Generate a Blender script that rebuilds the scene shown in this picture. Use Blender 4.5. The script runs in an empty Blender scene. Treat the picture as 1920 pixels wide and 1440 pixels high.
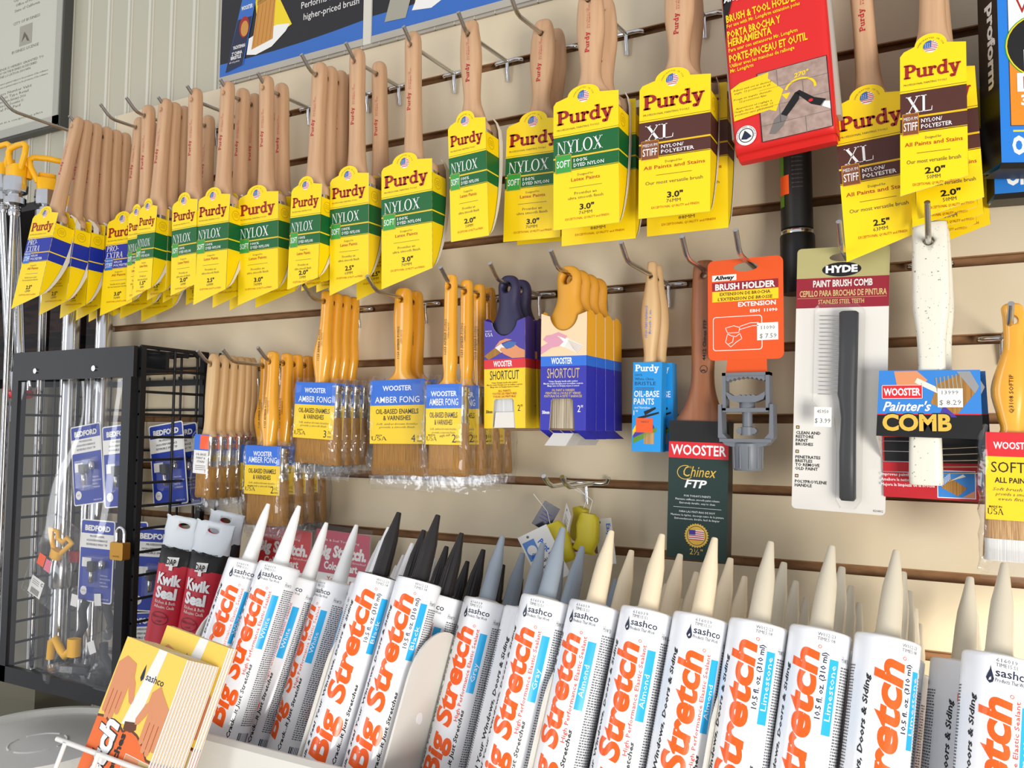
import bpy, bmesh, math, random
from mathutils import Vector, Matrix
random.seed(11)
R = math.radians
SC = bpy.context.scene
COL = SC.collection

def srgb(r, g, b):
    f = lambda v: v / 12.92 if v <= 0.04045 else ((v + 0.055) / 1.055) ** 2.4
    return (f(r / 255), f(g / 255), f(b / 255), 1)

# ------------------------------------------------------------------ camera
cam_d = bpy.data.cameras.new('camera')
cam = bpy.data.objects.new('camera', cam_d)
COL.objects.link(cam)
cam_d.sensor_width = 36.0
cam_d.lens = 1525.16 / 1920 * 36.0
cam_d.clip_start = 0.02
YAW, PIT, ROL = 0.487335, 0.060945, 0.009449
CAM = Vector((0, -0.896371, 1.229531))
_f = Vector((-math.sin(YAW) * math.cos(PIT), math.cos(YAW) * math.cos(PIT), math.sin(PIT)))
_r0 = Vector((math.cos(YAW), math.sin(YAW), 0))
_u0 = _r0.cross(_f)
_r = math.cos(ROL) * _r0 + math.sin(ROL) * _u0
_u = -math.sin(ROL) * _r0 + math.cos(ROL) * _u0
cam.matrix_world = Matrix(((_r.x, _u.x, -_f.x, CAM.x), (_r.y, _u.y, -_f.y, CAM.y), (_r.z, _u.z, -_f.z, CAM.z), (0, 0, 0, 1)))
SC.camera = cam

# ------------------------------------------------------------------ light
SC.view_settings.view_transform = 'Standard'
SC.view_settings.look = 'None'
SC.view_settings.gamma = 1.0
SC.view_settings.use_curve_mapping = False
SC.view_settings.exposure = 0.0
world = bpy.data.worlds.new('shop_ambient')
SC.world = world
world.use_nodes = True
world.node_tree.nodes['Background'].inputs[0].default_value = (0.80, 0.82, 0.88, 1)
world.node_tree.nodes['Background'].inputs[1].default_value = 0.80

def area(name, loc, target, sx, sy, power, col):
    d = bpy.data.lights.new(name, 'AREA')
    d.shape = 'RECTANGLE'; d.size = sx; d.size_y = sy; d.energy = power; d.color = col
    o = bpy.data.objects.new(name, d); COL.objects.link(o)
    o.location = loc
    o.rotation_euler = (Vector(target) - Vector(loc)).to_track_quat('-Z', 'Y').to_euler()
    return o
area('shop_window_light', (1.25, -1.75, 0.66), (-0.35, 0, 1.2), 0.7, 0.9, 46, (1.0, 0.965, 0.90))
area('left_fill_light', (-1.75, -2.4, 1.3), (-0.9, 0, 1.1), 0.6, 1.9, 15, (0.95, 0.97, 1.0))  # added fill lamp: brightens the lower left and the bucket
area('door_glare_light', (-2.9, -1.35, 1.35), (-1.1, -.1, 1.2), 0.22, 1.1, 4, (0.96, 0.98, 1.0))  # narrow panel added to give the clear cabinet door its glare
_s = bpy.data.lights.new('sun_gap_light', 'SPOT')
_s.energy = 130; _s.spot_size = R(9); _s.spot_blend = 0.6; _s.shadow_soft_size = 0.02; _s.color = (1.0, 0.93, 0.8)
_so = bpy.data.objects.new('sun_gap_light', _s); COL.objects.link(_so)
_so.location = (1.1, -0.62, 1.22)
_so.rotation_euler = (Vector((0.092, 0, 1.005)) - Vector(_so.location)).to_track_quat('-Z', 'Y').to_euler()

# ------------------------------------------------------------------ materials
M = {}
def mat(name, col, rough=0.5, metal=0.0, spec=0.5, noise=None, bump=0.0, trans=0.0, coat=0.0):
    m = bpy.data.materials.new(name); m.use_nodes = True
    nt = m.node_tree; b = nt.nodes['Principled BSDF']
    b.inputs['Base Color'].default_value = col
    b.inputs['Roughness'].default_value = rough
    b.inputs['Metallic'].default_value = metal
    b.inputs['Specular IOR Level'].default_value = spec
    b.inputs['Coat Weight'].default_value = coat
    b.inputs['Transmission Weight'].default_value = trans
    if noise or bump:
        tc = nt.nodes.new('ShaderNodeTexCoord'); mp = nt.nodes.new('ShaderNodeMapping')
        nz = nt.nodes.new('ShaderNodeTexNoise')
        nt.links.new(tc.outputs['Object'], mp.inputs[0]); nt.links.new(mp.outputs[0], nz.inputs[0])
        scale, col2, lo, hi, det = noise if noise else ((60, 60, 60), col, 0.4, 0.6, 3)
        mp.inputs['Scale'].default_value = scale
        nz.inputs['Scale'].default_value = 1.0; nz.inputs['Detail'].default_value = det
        if noise:
            cr = nt.nodes.new('ShaderNodeValToRGB')
            cr.color_ramp.elements[0].position = lo; cr.color_ramp.elements[0].color = col
            cr.color_ramp.elements[1].position = hi; cr.color_ramp.elements[1].color = col2
            nt.links.new(nz.outputs[0], cr.inputs[0]); nt.links.new(cr.outputs[0], b.inputs['Base Color'])
        if bump:
            bp = nt.nodes.new('ShaderNodeBump'); bp.inputs['Strength'].default_value = bump
            bp.inputs['Distance'].default_value = 0.001
            nt.links.new(nz.outputs[0], bp.inputs['Height']); nt.links.new(bp.outputs[0], b.inputs['Normal'])
    M[name] = m
    return m

def clear(name, tint=(1, 1, 1, 1), gloss=0.12, rough=0.06, bumpscale=60, bump=0.6, haze=0.0):
    """thin clear plastic film: see-through with a grazing-angle sheen and crinkles"""
    m = bpy.data.materials.new(name); m.use_nodes = True
    nt = m.node_tree; nt.nodes.clear()
    out = nt.nodes.new('ShaderNodeOutputMaterial')
    tr = nt.nodes.new('ShaderNodeBsdfTransparent'); tr.inputs[0].default_value = tint
    gl = nt.nodes.new('ShaderNodeBsdfGlossy'); gl.inputs['Roughness'].default_value = rough
    ge = nt.nodes.new('ShaderNodeNewGeometry'); dt = nt.nodes.new('ShaderNodeVectorMath'); dt.operation = 'DOT_PRODUCT'
    ab = nt.nodes.new('ShaderNodeMath'); ab.operation = 'ABSOLUTE'; om = nt.nodes.new('ShaderNodeMath'); om.operation = 'SUBTRACT'; om.inputs[0].default_value = 1.0; om.use_clamp = True
    lw = nt.nodes.new('ShaderNodeMath'); lw.operation = 'POWER'; lw.inputs[1].default_value = 5.0
    ad = nt.nodes.new('ShaderNodeMath'); ad.operation = 'MULTIPLY_ADD'; ad.inputs[1].default_value = 0.9; ad.inputs[2].default_value = gloss
    mx = nt.nodes.new('ShaderNodeMixShader')
    tc = nt.nodes.new('ShaderNodeTexCoord'); nz = nt.nodes.new('ShaderNodeTexNoise')
    nz.inputs['Scale'].default_value = bumpscale; nz.inputs['Detail'].default_value = 2; nz.inputs['Distortion'].default_value = 1.0
    bp = nt.nodes.new('ShaderNodeBump'); bp.inputs['Strength'].default_value = bump; bp.inputs['Distance'].default_value = 0.004
    L = nt.links.new
    L(tc.outputs['Object'], nz.inputs['Vector']); L(nz.outputs[0], bp.inputs['Height'])
    L(bp.outputs[0], gl.inputs['Normal']); L(bp.outputs[0], dt.inputs[0]); L(ge.outputs['Incoming'], dt.inputs[1]); L(dt.outputs['Value'], ab.inputs[0]); L(ab.outputs[0], om.inputs[1]); L(om.outputs[0], lw.inputs[0])
    L(lw.outputs[0], ad.inputs[0]); L(ad.outputs[0], mx.inputs[0])
    L(tr.outputs[0], mx.inputs[1]); L(gl.outputs[0], mx.inputs[2])
    if haze > 0:
        df = nt.nodes.new('ShaderNodeBsdfDiffuse'); df.inputs[0].default_value = (0.8, 0.82, 0.85, 1)
        m2 = nt.nodes.new('ShaderNodeMixShader'); m2.inputs[0].default_value = haze
        L(mx.outputs[0], m2.inputs[1]); L(df.outputs[0], m2.inputs[2]); L(m2.outputs[0], out.inputs[0])
    else:
        L(mx.outputs[0], out.inputs[0])
    M[name] = m
    return m

mat('slat', srgb(219, 204, 175), 0.45, noise=((9, 9, 9), srgb(212, 196, 165), 0.35, 0.7, 6), spec=0.3)
mat('mdf', srgb(158, 116, 76), 0.8, noise=((60, 60, 200), srgb(136, 96, 60), 0.35, 0.7, 4))
mat('bead', srgb(186, 181, 160), 0.6)
mat('bead_line', srgb(208, 205, 190), 0.6)
mat('chrome', (0.72, 0.73, 0.74, 1), 0.16, 1.0)
mat('wire', (0.55, 0.55, 0.53, 1), 0.26, 1.0)
mat('beech', srgb(208, 168, 130), 0.42, noise=((120, 120, 9), srgb(186, 143, 105), 0.35, 0.75, 5), spec=0.35)
mat('pale_wood', srgb(214, 178, 128), 0.45, noise=((120, 120, 9), srgb(198, 158, 108), 0.35, 0.75, 5))
mat('brown_wood', srgb(158, 98, 58), 0.4, noise=((150, 150, 10), srgb(132, 78, 44), 0.35, 0.75, 5))
mat('amber', srgb(240, 174, 52), 0.22, coat=0.6, noise=((40, 40, 8), srgb(230, 156, 32), 0.35, 0.75, 3))
mat('gold_rubber', srgb(214, 150, 38), 0.5)
mat('navy_rubber', srgb(42, 38, 72), 0.5)
mat('ferrule', (0.62, 0.60, 0.56, 1), 0.22, 1.0, bump=0.1)
mat('brass_nail', (0.62, 0.52, 0.34, 1), 0.3, 1.0)
mat('bristle', srgb(184, 132, 56), 0.7, noise=((1400, 1400, 14), srgb(134, 92, 34), 0.3, 0.7, 3), bump=0.3)
mat('white_bristle', srgb(232, 232, 228), 0.6, noise=((1400, 1400, 14), srgb(196, 196, 196), 0.3, 0.7, 3), bump=0.4)
mat('grey_bristle', srgb(206, 192, 168), 0.7, noise=((1200, 1200, 14), srgb(120, 104, 82), 0.3, 0.7, 3), bump=0.5)
mat('softip_bristle', srgb(206, 170, 118), 0.6, noise=((1400, 1400, 14), srgb(150, 104, 58), 0.3, 0.7, 3), bump=0.4)
P = dict(
    yellow=(252, 216, 8), red_print=(158, 34, 30), green=(14, 98, 44), lime=(58, 156, 62), gold=(222, 180, 70),
    brown=(82, 42, 34), brown_box=(132, 76, 44), blue_band=(28, 48, 158), blue_box=(34, 112, 204),
    white=(240, 240, 240), black=(26, 24, 24), grey_print=(90, 80, 60), dkbrown=(96, 50, 16), redbrown=(176, 66, 20),
    flag_blue=(60, 104, 168), flag_red=(196, 62, 60), card_white=(224, 218, 206), card_in=(170, 140, 112), emblem=(206, 168, 12),
    handle_red=(188, 40, 46), orange=(246, 96, 26), soft_red=(226, 84, 66), sky=(44, 176, 236), tube_white=(243, 244, 246),
    navy_print=(38, 44, 66), grey_text=(112, 110, 112), wooster_blue=(40, 108, 210), wooster_yellow=(246, 206, 22),
    wooster_red=(214, 36, 44), violet=(66, 52, 152), deep_blue=(44, 44, 164), skin=(216, 142, 96), skin_pink=(214, 150, 170),
    peach=(244, 204, 164), box_gold=(232, 168, 36), tan_print=(206, 180, 120), azure=(28, 148, 222), orange_tag=(250, 92, 30),
    dk_green=(28, 52, 46), allway=(226, 84, 22), allway_hot=(240, 82, 28), grey_plastic=(110, 114, 120), hyde_tan=(176, 168, 112),
    hyde_red=(146, 28, 44), card_light=(226, 222, 214), black_plastic=(34, 34, 34), comb_blue=(52, 128, 206), dark=(20, 18, 18),
    card_red=(186, 26, 38), long_red=(216, 36, 34), price=(236, 234, 228), photo_pink=(182, 152, 138), photo_grey=(120, 112, 108),
    oil_blue=(28, 118, 206), oil_orange=(232, 132, 24), cabinet=(26, 26, 28), bedford=(28, 56, 158), tray=(222, 218, 208),
    lid=(232, 230, 222), nz_white=(242, 242, 240), nz_black=(40, 36, 36), nz_grey=(140, 150, 160), nz_almond=(232, 214, 182),
    nz_lime=(204, 194, 172), guard=(250, 186, 14), kwik_red=(190, 28, 50), foil=(214, 220, 224), bro_yellow=(246, 206, 84),
    bro_orange=(232, 106, 34), olive=(104, 100, 82), shelf_dark=(44, 41, 40), shelf_grey=(92, 90, 84), paper=(202, 200, 184),
    frame=(170, 168, 156), frame_dk=(70, 70, 66), sign_blue=(52, 104, 184), sign_black=(34, 32, 34), sign_yellow=(236, 208, 36),
    sign_wood=(196, 140, 62), sign_purple=(112, 76, 104), sign_grey=(160, 156, 140), film_grey=(176, 170, 158), sponge=(206, 188, 40),
    tag_blue=(96, 140, 206), chart_red=(206, 44, 40), chart_pink=(190, 60, 84), padlock=(190, 142, 62), pole_green=(94, 142, 34),
    red_plastic=(200, 24, 40), label_pink=(230, 120, 140), cartridge=(70, 66, 60), counter=(120, 108, 92), floor=(140, 132, 120))
for _k, _v in P.items():
    _ro = 0.42
    if _k.startswith('nz_'): _ro = 0.2
    if _k in ('tube_white',): _ro = 0.14
    if _k in ('film_grey', 'shelf_dark', 'olive', 'floor', 'counter'): _ro = 0.7
    mat(_k, srgb(*_v), _ro, spec=0.4)
for _k in ('orange', 'soft_red', 'sky', 'navy_print'):
    M[_k].node_tree.nodes['Principled BSDF'].inputs['Roughness'].default_value = 0.22
M['padlock'].node_tree.nodes['Principled BSDF'].inputs['Metallic'].default_value = 0.9
mat('speckle', srgb(226, 222, 206), 0.35, noise=((420, 420, 420), srgb(120, 116, 104), 0.66, 0.72, 2))
mat('rubble', srgb(176, 150, 138), 0.6, noise=((160, 160, 160), srgb(150, 124, 112), 0.35, 0.7, 5))
mat('brick_dark', srgb(52, 36, 30), 0.8, noise=((14, 14, 90), srgb(24, 20, 20), 0.45, 0.55, 2))
clear('bag', gloss=0.10, rough=0.10, bumpscale=42, bump=0.55, haze=0.02)
clear('bag_flat', gloss=0.012, rough=0.12, bumpscale=20, bump=0.10)
clear('blister', gloss=0.05, rough=0.06, bumpscale=12, bump=0.02, haze=0.015)
clear('door_film', gloss=0.08, rough=0.05, bumpscale=5, bump=0.03, haze=0.012)
clear('picture_glass', gloss=0.02, rough=0.02, bumpscale=5, bump=0.0)

# ------------------------------------------------------------------ mesh builder
class MB:
    def __init__(s):
        s.v = []; s.f = []; s.m = []; s.s = []; s.mats = []
    def mi(s, m):
        if m not in s.mats: s.mats.append(m)
        return s.mats.index(m)
    def add(s, vs, fs, m, smooth=False):
        o = len(s.v); s.v += [tuple(p) for p in vs]; k = s.mi(m)
        for f in fs:
            s.f.append([i + o for i in f]); s.m.append(k); s.s.append(smooth)
    def box(s, x0, x1, y0, y1, z0, z1, m, bev=0.0):
        if bev:
            pts = [(x0 + bev, z0), (x1 - bev, z0), (x1, z0 + bev), (x1, z1 - bev), (x1 - bev, z1), (x0 + bev, z1), (x0, z1 - bev), (x0, z0 + bev)]
            return s.prism(pts, y0, y1, m)
        s.add([(x0, y0, z0), (x1, y0, z0), (x1, y1, z0), (x0, y1, z0), (x0, y0, z1), (x1, y0, z1), (x1, y1, z1), (x0, y1, z1)],
              [(0, 3, 2, 1), (4, 5, 6, 7), (0, 1, 5, 4), (1, 2, 6, 5), (2, 3, 7, 6), (3, 0, 4, 7)], m)
    def prism(s, pts, y0, y1, m, side=None, back=None):
        n = len(pts); side = side or m; back = back or m
        s.add([(x, y0, z) for x, z in pts], [list(range(n))], m)
        s.add([(x, y1, z) for x, z in pts], [list(range(n))[::-1]], back)
        s.add([(x, y0, z) for x, z in pts] + [(x, y1, z) for x, z in pts], [(i, (i + 1) % n, n + (i + 1) % n, n + i)[::-1] for i in range(n)], side)
    def poly(s, pts, y, m):
        s.add([(x, y, z) for x, z in pts], [list(range(len(pts)))], m)
    def rect(s, x0, x1, z0, z1, y, m):
        s.poly([(x0, z0), (x1, z0), (x1, z1), (x0, z1)], y, m)
    def disc(s, cx, cz, rx, y, m, rz=None, n=20):
        rz = rz or rx
        s.poly([(cx + rx * math.cos(2 * math.pi * i / n), cz + rz * math.sin(2 * math.pi * i / n)) for i in range(n)], y, m)
    def ring(s, cx, cz, r0, r1, y, m, n=24, a0=0, a1=360, ez=1.0):
        vs = []
        for i in range(n + 1):
            a = R(a0 + (a1 - a0) * i / n)
            vs += [(cx + r0 * math.cos(a), y, cz + r0 * ez * math.sin(a)), (cx + r1 * math.cos(a), y, cz + r1 * ez * math.sin(a))]
        s.add(vs, [(2 * i, 2 * i + 1, 2 * i + 3, 2 * i + 2) for i in range(n)], m)
    def frame(s, x0, x1, z0, z1, t, y, m):
        s.rect(x0, x1, z0, z0 + t, y, m); s.rect(x0, x1, z1 - t, z1, y, m)
        s.rect(x0, x0 + t, z0, z1, y, m); s.rect(x1 - t, x1, z0, z1, y, m)
    def rings(s, rings, m, cap=True, smooth=True):
        n = len(rings[0]); vs = [p for r in rings for p in r]; fs = []
        for k in range(len(rings) - 1):
            for i in range(n):
                a = k * n + i; b = k * n + (i + 1) % n
                fs.append((a, b, b + n, a + n))
        s.add(vs, fs, m, smooth)
        if cap:
            s.add(rings[0], [list(range(n))[::-1]], m, False); s.add(rings[-1], [list(range(n))], m, False)
    def lathe(s, prof, m, n=24, c=(0, 0), cap=True, smooth=True):
        s.rings([[(c[0] + r * math.cos(2 * math.pi * i / n), c[1] + r * math.sin(2 * math.pi * i / n), z) for i in range(n)] for r, z in prof], m, cap, smooth)
    def tube(s, path, r, m, n=8):
        pts = [Vector(p) for p in path]; rg = []; u = None
        for i, p in enumerate(pts):
            if i == 0: t = pts[1] - p
            elif i == len(pts) - 1: t = p - pts[i - 1]
            else: t = (pts[i + 1] - p).normalized() + (p - pts[i - 1]).normalized()
            t.normalize()
            a = Vector((1, 0, 0)) if abs(t.x) < 0.8 else Vector((0, 0, 1))
            u = t.cross(a).normalized() if u is None or (u - t * u.dot(t)).length < 1e-4 else (u - t * u.dot(t)).normalized()
            w = t.cross(u)
            rr = r[i] if isinstance(r, (list, tuple)) else r
            rg.append([tuple(p + rr * (math.cos(2 * math.pi * j / n) * u + math.sin(2 * math.pi * j / n) * w)) for j in range(n)])
        s.rings(rg, m)
    def mesh(s, name):
        me = bpy.data.meshes.new(name)
        me.from_pydata(s.v, [], s.f)
        for m in s.mats: me.materials.append(M[m])
        me.polygons.foreach_set('material_index', s.m)
        me.polygons.foreach_set('use_smooth', s.s)
        me.update()
        return me
    def build(s, name, parent=None):
        return link(name, s.mesh(name), parent)

def link(name, me, parent=None):
    o = bpy.data.objects.new(name, me); COL.objects.link(o)
    if parent is not None: o.parent = parent
    return o
def tag(o, label=None, cat=None, group=None, kind=None):
    if label:
        assert 4 <= len(label.split()) <= 16, label
        o['label'] = label
    if cat: o['category'] = cat
    if group: o['group'] = group
    if kind: o['kind'] = kind
    return o
def thing(name, label, cat, loc=(0, 0, 0), rot=(0, 0, 0), group=None):
    o = bpy.data.objects.new(name, None); COL.objects.link(o)
    o.empty_display_size = 0.02
    o.location = loc; o.rotation_euler = rot
    return tag(o, label, cat, group)
def struct(name, mb):
    return tag(mb.build(name), kind='structure')

def superring(cx, cy, z, a, b, n=20, e=2.6):
    out = []
    for i in range(n):
        t = 2 * math.pi * i / n; c, d = math.cos(t), math.sin(t)
        out.append((cx + a * math.copysign(abs(c) ** (2 / e), c), cy + b * math.copysign(abs(d) ** (2 / e), d), z))
    return out
def interp(prof, n):
    """smooth resample of a list of tuples (Catmull-Rom)"""
    out = []
    for i in range(len(prof) - 1):
        p0 = prof[max(i - 1, 0)]; p1 = prof[i]; p2 = prof[i + 1]; p3 = prof[min(i + 2, len(prof) - 1)]
        for k in range(n):
            t = k / n
            out.append(tuple(0.5 * (2 * b + (c - a) * t + (2 * a - 5 * b + 4 * c - d) * t * t + (3 * b - a - 3 * c + d) * t ** 3) for a, b, c, d in zip(p0, p1, p2, p3)))
    out.append(prof[-1])
    return out
def weld(me):
    bm = bmesh.new(); bm.from_mesh(me)
    bmesh.ops.remove_doubles(bm, verts=bm.verts, dist=1e-6); bmesh.ops.recalc_face_normals(bm, faces=bm.faces)
    bm.to_mesh(me); bm.free(); return me
def bored(me, radius, at=(0, 0, 0), depth=0.1, extra=()):
    """drill the hang hole along y"""
    tmp = link('tmp', weld(me)); dels = [tmp]
    for k, (c, rr) in enumerate([(at, radius)] + list(extra)):
        cb = MB(); n = 16
        cb.rings([[(c[0] + rr * math.cos(2 * math.pi * i / n), y, c[2] + rr * math.sin(2 * math.pi * i / n)) for i in range(n)] for y in (-depth, depth)], me.materials[0].name if me.materials else 'beech')
        co = cb.build('cut'); weld(co.data); dels.append(co)
        md = tmp.modifiers.new('b%d' % k, 'BOOLEAN'); md.operation = 'DIFFERENCE'; md.object = co; md.solver = 'EXACT'
    dg = bpy.context.evaluated_depsgraph_get()
    out = bpy.data.meshes.new_from_object(tmp.evaluated_get(dg))
    for d in dels: bpy.data.objects.remove(d)
    return out

# ------------------------------------------------------------------ lettering
_cache = {}
def glyphs(s, bold=0.0, shear=0.0, res=2, space=1.0):
    key = (s, bold, shear, res, space)
    if key in _cache: return _cache[key]
    cu = bpy.data.curves.new('t', 'FONT')
    cu.body = s; cu.size = 1.0; cu.offset = bold; cu.shear = shear; cu.resolution_u = res; cu.fill_mode = 'FRONT'; cu.space_character = space
    o = bpy.data.objects.new('t', cu); COL.objects.link(o)
    dg = bpy.context.evaluated_depsgraph_get()
    me = bpy.data.meshes.new_from_object(o.evaluated_get(dg))
    vs = [(v.co.x, v.co.y) for v in me.vertices]; fs = [list(p.vertices) for p in me.polygons]
    bpy.data.objects.remove(o); bpy.data.curves.remove(cu); bpy.data.meshes.remove(me)
    _cache[key] = (vs, fs)
    return vs, fs
_hv = glyphs('H')[0]
CAPH = max(v[1] for v in _hv) - min(v[1] for v in _hv)

def text(mb, s, x, z, h, m, w=None, align='c', y=0.0, bold=0.0, shear=0.0, rot=0, res=2, fn=None, space=1.0, maxw=None):
    """cap height h, baseline z; w forces the total width; rot=90 reads upwards; fn maps (u,v) to a 3D point"""
    vs, fs = glyphs(s, bold, shear, res, space)
    if not vs: return
    xs = [v[0] for v in vs]; x0, x1 = min(xs), max(xs)
    sy = h / CAPH; sx = (w / (x1 - x0)) if w else sy
    if maxw and (x1 - x0) * sx > maxw: sx = maxw / (x1 - x0)
    W = (x1 - x0) * sx
    ox = {'l': 0, 'c': -W / 2, 'r': -W}[align]
    c, d = math.cos(R(rot)), math.sin(R(rot)); out = []
    for a, b in vs:
        u = (a - x0) * sx + ox; v = b * sy
        U = x + u * c - v * d; V = z + u * d + v * c
        out.append(fn(U, V) if fn else (U, y, V))
    mb.add(out, fs, m)

def arc_text(mb, s, cx, cz, r, h, m, y, a0, a1):
    n = len(s)
    for i, ch in enumerate(s):
        if ch == ' ': continue
        a = a0 + (a1 - a0) * (i + 0.5) / n
        ca, sa = math.cos(R(a)), math.sin(R(a))
        text(mb, ch, cx + r * ca, cz + r * sa, h, m, y=y, rot=a - 90, res=1)

# serif letters built stroke by stroke (unit cap height, x from 0)
def _arc(cx, cy, ro, rox, ri, rix, a0, a1, n=10):
    q = []
    for i in range(n):
        a = R(a0 + (a1 - a0) * i / n); b = R(a0 + (a1 - a0) * (i + 1) / n)
        q.append([(cx + rix * math.cos(a), cy + ri * math.sin(a)), (cx + rox * math.cos(a), cy + ro * math.sin(a)),
                  (cx + rox * math.cos(b), cy + ro * math.sin(b)), (cx + rix * math.cos(b), cy + ri * math.sin(b))])
    return q
def _rc(x0, y0, x1, y1): return [(x0, y0), (x1, y0), (x1, y1), (x0, y1)]
def slab(ch):
    S = 0.26; T = 0.13
    if ch == 'P': return 0.86, [_rc(.08, 0, .08 + S, 1), _rc(0, 0, .46, T), _rc(0, 1 - T, .4, 1)] + _arc(.44, .7, .3, .4, .15, .14, -90, 90) + [_rc(.3, .4, .46, .55), _rc(.3, .85, .46, 1)]
    if ch == 'u': return 0.82, [_rc(.06, .2, .06 + .22, .68), _rc(0, .68 - T, .2, .68), _rc(.5, 0, .5 + .22, .68), _rc(.44, .68 - T, .6, .68), _rc(.6, 0, .8, T)] + _arc(.33, .24, .26, .27, .1, .07, 180, 330)
    if ch == 'r': return 0.62, [_rc(.08, 0, .3, .68), _rc(0, 0, .4, T), _rc(0, .68 - T, .2, .68)] + _arc(.42, .4, .29, .2, .12, .1, 40, 180) + _arc(.5, .55, .11, .11, 0, 0, 0, 360, 10)
    if ch == 'd': return 0.82, [_rc(.48, 0, .7, 1), _rc(.38, 1 - T, .6, 1), _rc(.6, 0, .8, T)] + _arc(.34, .33, .37, .33, .2, .13, 40, 320)
    if ch == 'y': return 0.8, [[(.04, .62), (.3, .62), (.5, .1), (.3, -.02)], [(.56, .62), (.72, .62), (.42, -.3), (.22, -.3)], _rc(-.02, .68 - T, .38, .68), _rc(.46, .68 - T, .8, .68)] + _arc(.2, -.2, .12, .14, 0, 0, 0, 360, 10)
    return 0.4, []
def roman(ch):
    K = .15; t = .045
    if ch == 'N': return .92, [_rc(.1, 0, .1 + t, 1), _rc(.76, 0, .76 + t, 1), [(.06, 1), (.22, 1), (.81, 0), (.74, 0)], _rc(0, 0, .26, t), _rc(0, 1 - t, .15, 1), _rc(.64, 1 - t, .92, 1)]
    if ch == 'Y': return .86, [[(.04, 1), (.2, 1), (.5, .45), (.38, .42)], [(.72, 1), (.78, 1), (.5, .42), (.44, .45)], _rc(.36, 0, .36 + K, .48), _rc(.22, 0, .64, t), _rc(0, 1 - t, .3, 1), _rc(.6, 1 - t, .88, 1)]
    if ch == 'L': return .72, [_rc(.1, 0, .1 + K, 1), _rc(0, 0, .68, t), _rc(0, 1 - t, .36, 1), [(.64, 0), (.7, 0), (.72, .28), (.69, .28)]]
    if ch == 'O': return .98, _arc(.48, .5, .52, .48, .47, .32, 0, 360, 24)
    if ch == 'X': return .92, [[(.06, 1), (.24, 1), (.86, 0), (.68, 0)], [(.74, 1), (.8, 1), (.2, 0), (.14, 0)], _rc(0, 1 - t, .34, 1), _rc(.62, 1 - t, .92, 1), _rc(0, 0, .3, t), _rc(.58, 0, .94, t)]
    if ch == 'P': return .7, [_rc(.1, 0, .1 + K, 1), _rc(0, 0, .36, t), _rc(0, 1 - t, .3, 1)] + _arc(.3, .74, .26, .36, .21, .22, -90, 90) + [_rc(.2, .48, .31, .53), _rc(.2, .95, .31, 1)]
    if ch == 'R': return .8, roman('P')[1] + [[(.3, .5), (.46, .5), (.8, 0), (.64, 0)], _rc(.6, 0, .86, t)]
    if ch == 'E': return .72, [_rc(.1, 0, .1 + K, 1), _rc(0, 0, .64, t), _rc(0, 1 - t, .62, 1), _rc(.2, .48, .48, .48 + t), _rc(.6, 0, .64, .24), _rc(.58, .78, .62, 1), _rc(.46, .4, .49, .6)]
    if ch == 'T': return .78, [_rc(.3, 0, .3 + K, 1), _rc(.18, 0, .58, t), _rc(0, 1 - t, .76, 1), _rc(0, .76, .04, 1), _rc(.72, .76, .76, 1)]
    if ch == 'A': return .88, [[(.34, 1), (.46, 1), (.84, 0), (.68, 0)], [(.36, 1), (.42, .98), (.14, 0), (.08, 0)], _rc(.2, .32, .62, .32 + t), _rc(0, 0, .24, t), _rc(.58, 0, .92, t)]
    if ch == 'U': return .88, [_rc(.08, .3, .08 + K, 1), _rc(.7, .3, .7 + t, 1), _rc(0, 1 - t, .32, 1), _rc(.58, 1 - t, .86, 1)] + _arc(.415, .32, .33, .335, .27, .19, 180, 360, 12)
    if ch == 'S': return .62, _arc(.3, .74, .27, .27, .2, .14, 30, 270) + _arc(.3, .27, .28, .29, .2, .15, -150, 90)
    if ch == '-': return .42, [_rc(.06, .3, .36, .4)]
    return .4, []
def serif(mb, s, x0, x1, z, h, m, y, style=roman, shear=0.0, fn=None, gap=.05):
    adv = 0; items = []
    for ch in s:
        w, q = style(ch); items.append((adv, q)); adv += w + gap
    adv -= gap; k = (x1 - x0) / adv
    for a, q in items:
        for p in q:
            pts = [(x0 + (u + a) * k + shear * v * h, z + v * h) for u, v in p]
            if fn: mb.add([fn(*t) for t in pts], [list(range(len(pts)))], m)
            else: mb.poly(pts, y, m)
# ------------------------------------------------------------------ the setting
PITCH = 0.0762
def Zg(k): return 1.4 + PITCH * (4 - 'ABCDEFGHIJ'.index(k))
def slat_wall():
    w = MB(); x0, x1 = -1.255, 1.2
    top = 1.773; edges = [top]; k = 0
    gs = [1.7048 - PITCH * i for i in range(0, 23)]
    prev = top
    for g in gs:
        z0, z1 = g + 0.0046, prev - 0.0046 if prev != top else top
        for a, b in ((x0, -0.0155), (-0.0155, x1)):
            w.box(a, b, 0.0, 0.0055, z0, z1, 'slat')
            w.rect(a, b, z0 - 0.00005, z0 + 0.0012, -0.00008, 'mdf')
            w.add([(a, 0, z0 - .0001), (b, 0, z0 - .0001), (b, .0055, z0 - .0001), (a, .0055, z0 - .0001)], [(0, 1, 2, 3)], 'mdf')
            if z1 != top: w.add([(a, 0, z1 + .0001), (b, 0, z1 + .0001), (b, .0055, z1 + .0001), (a, .0055, z1 + .0001)], [(3, 2, 1, 0)], 'mdf')
        w.box(x0, x1, 0.0055, 0.012, z0 + 0.009, z1 - (0.006 if z1 != top else 0), 'mdf')
        prev = g
    w.box(x0, x1, 0.0115, 0.019, gs[-1], top, 'mdf')
    w.box(x0 - 0.004, x0, -0.001, 0.019, gs[-1], top, 'bead_line')
    return struct('wall_back', w)
slat_wall()
b = MB(); b.box(-3.2, 1.2, 0.02, 0.06, 1.66, 2.7, 'bead')
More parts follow.
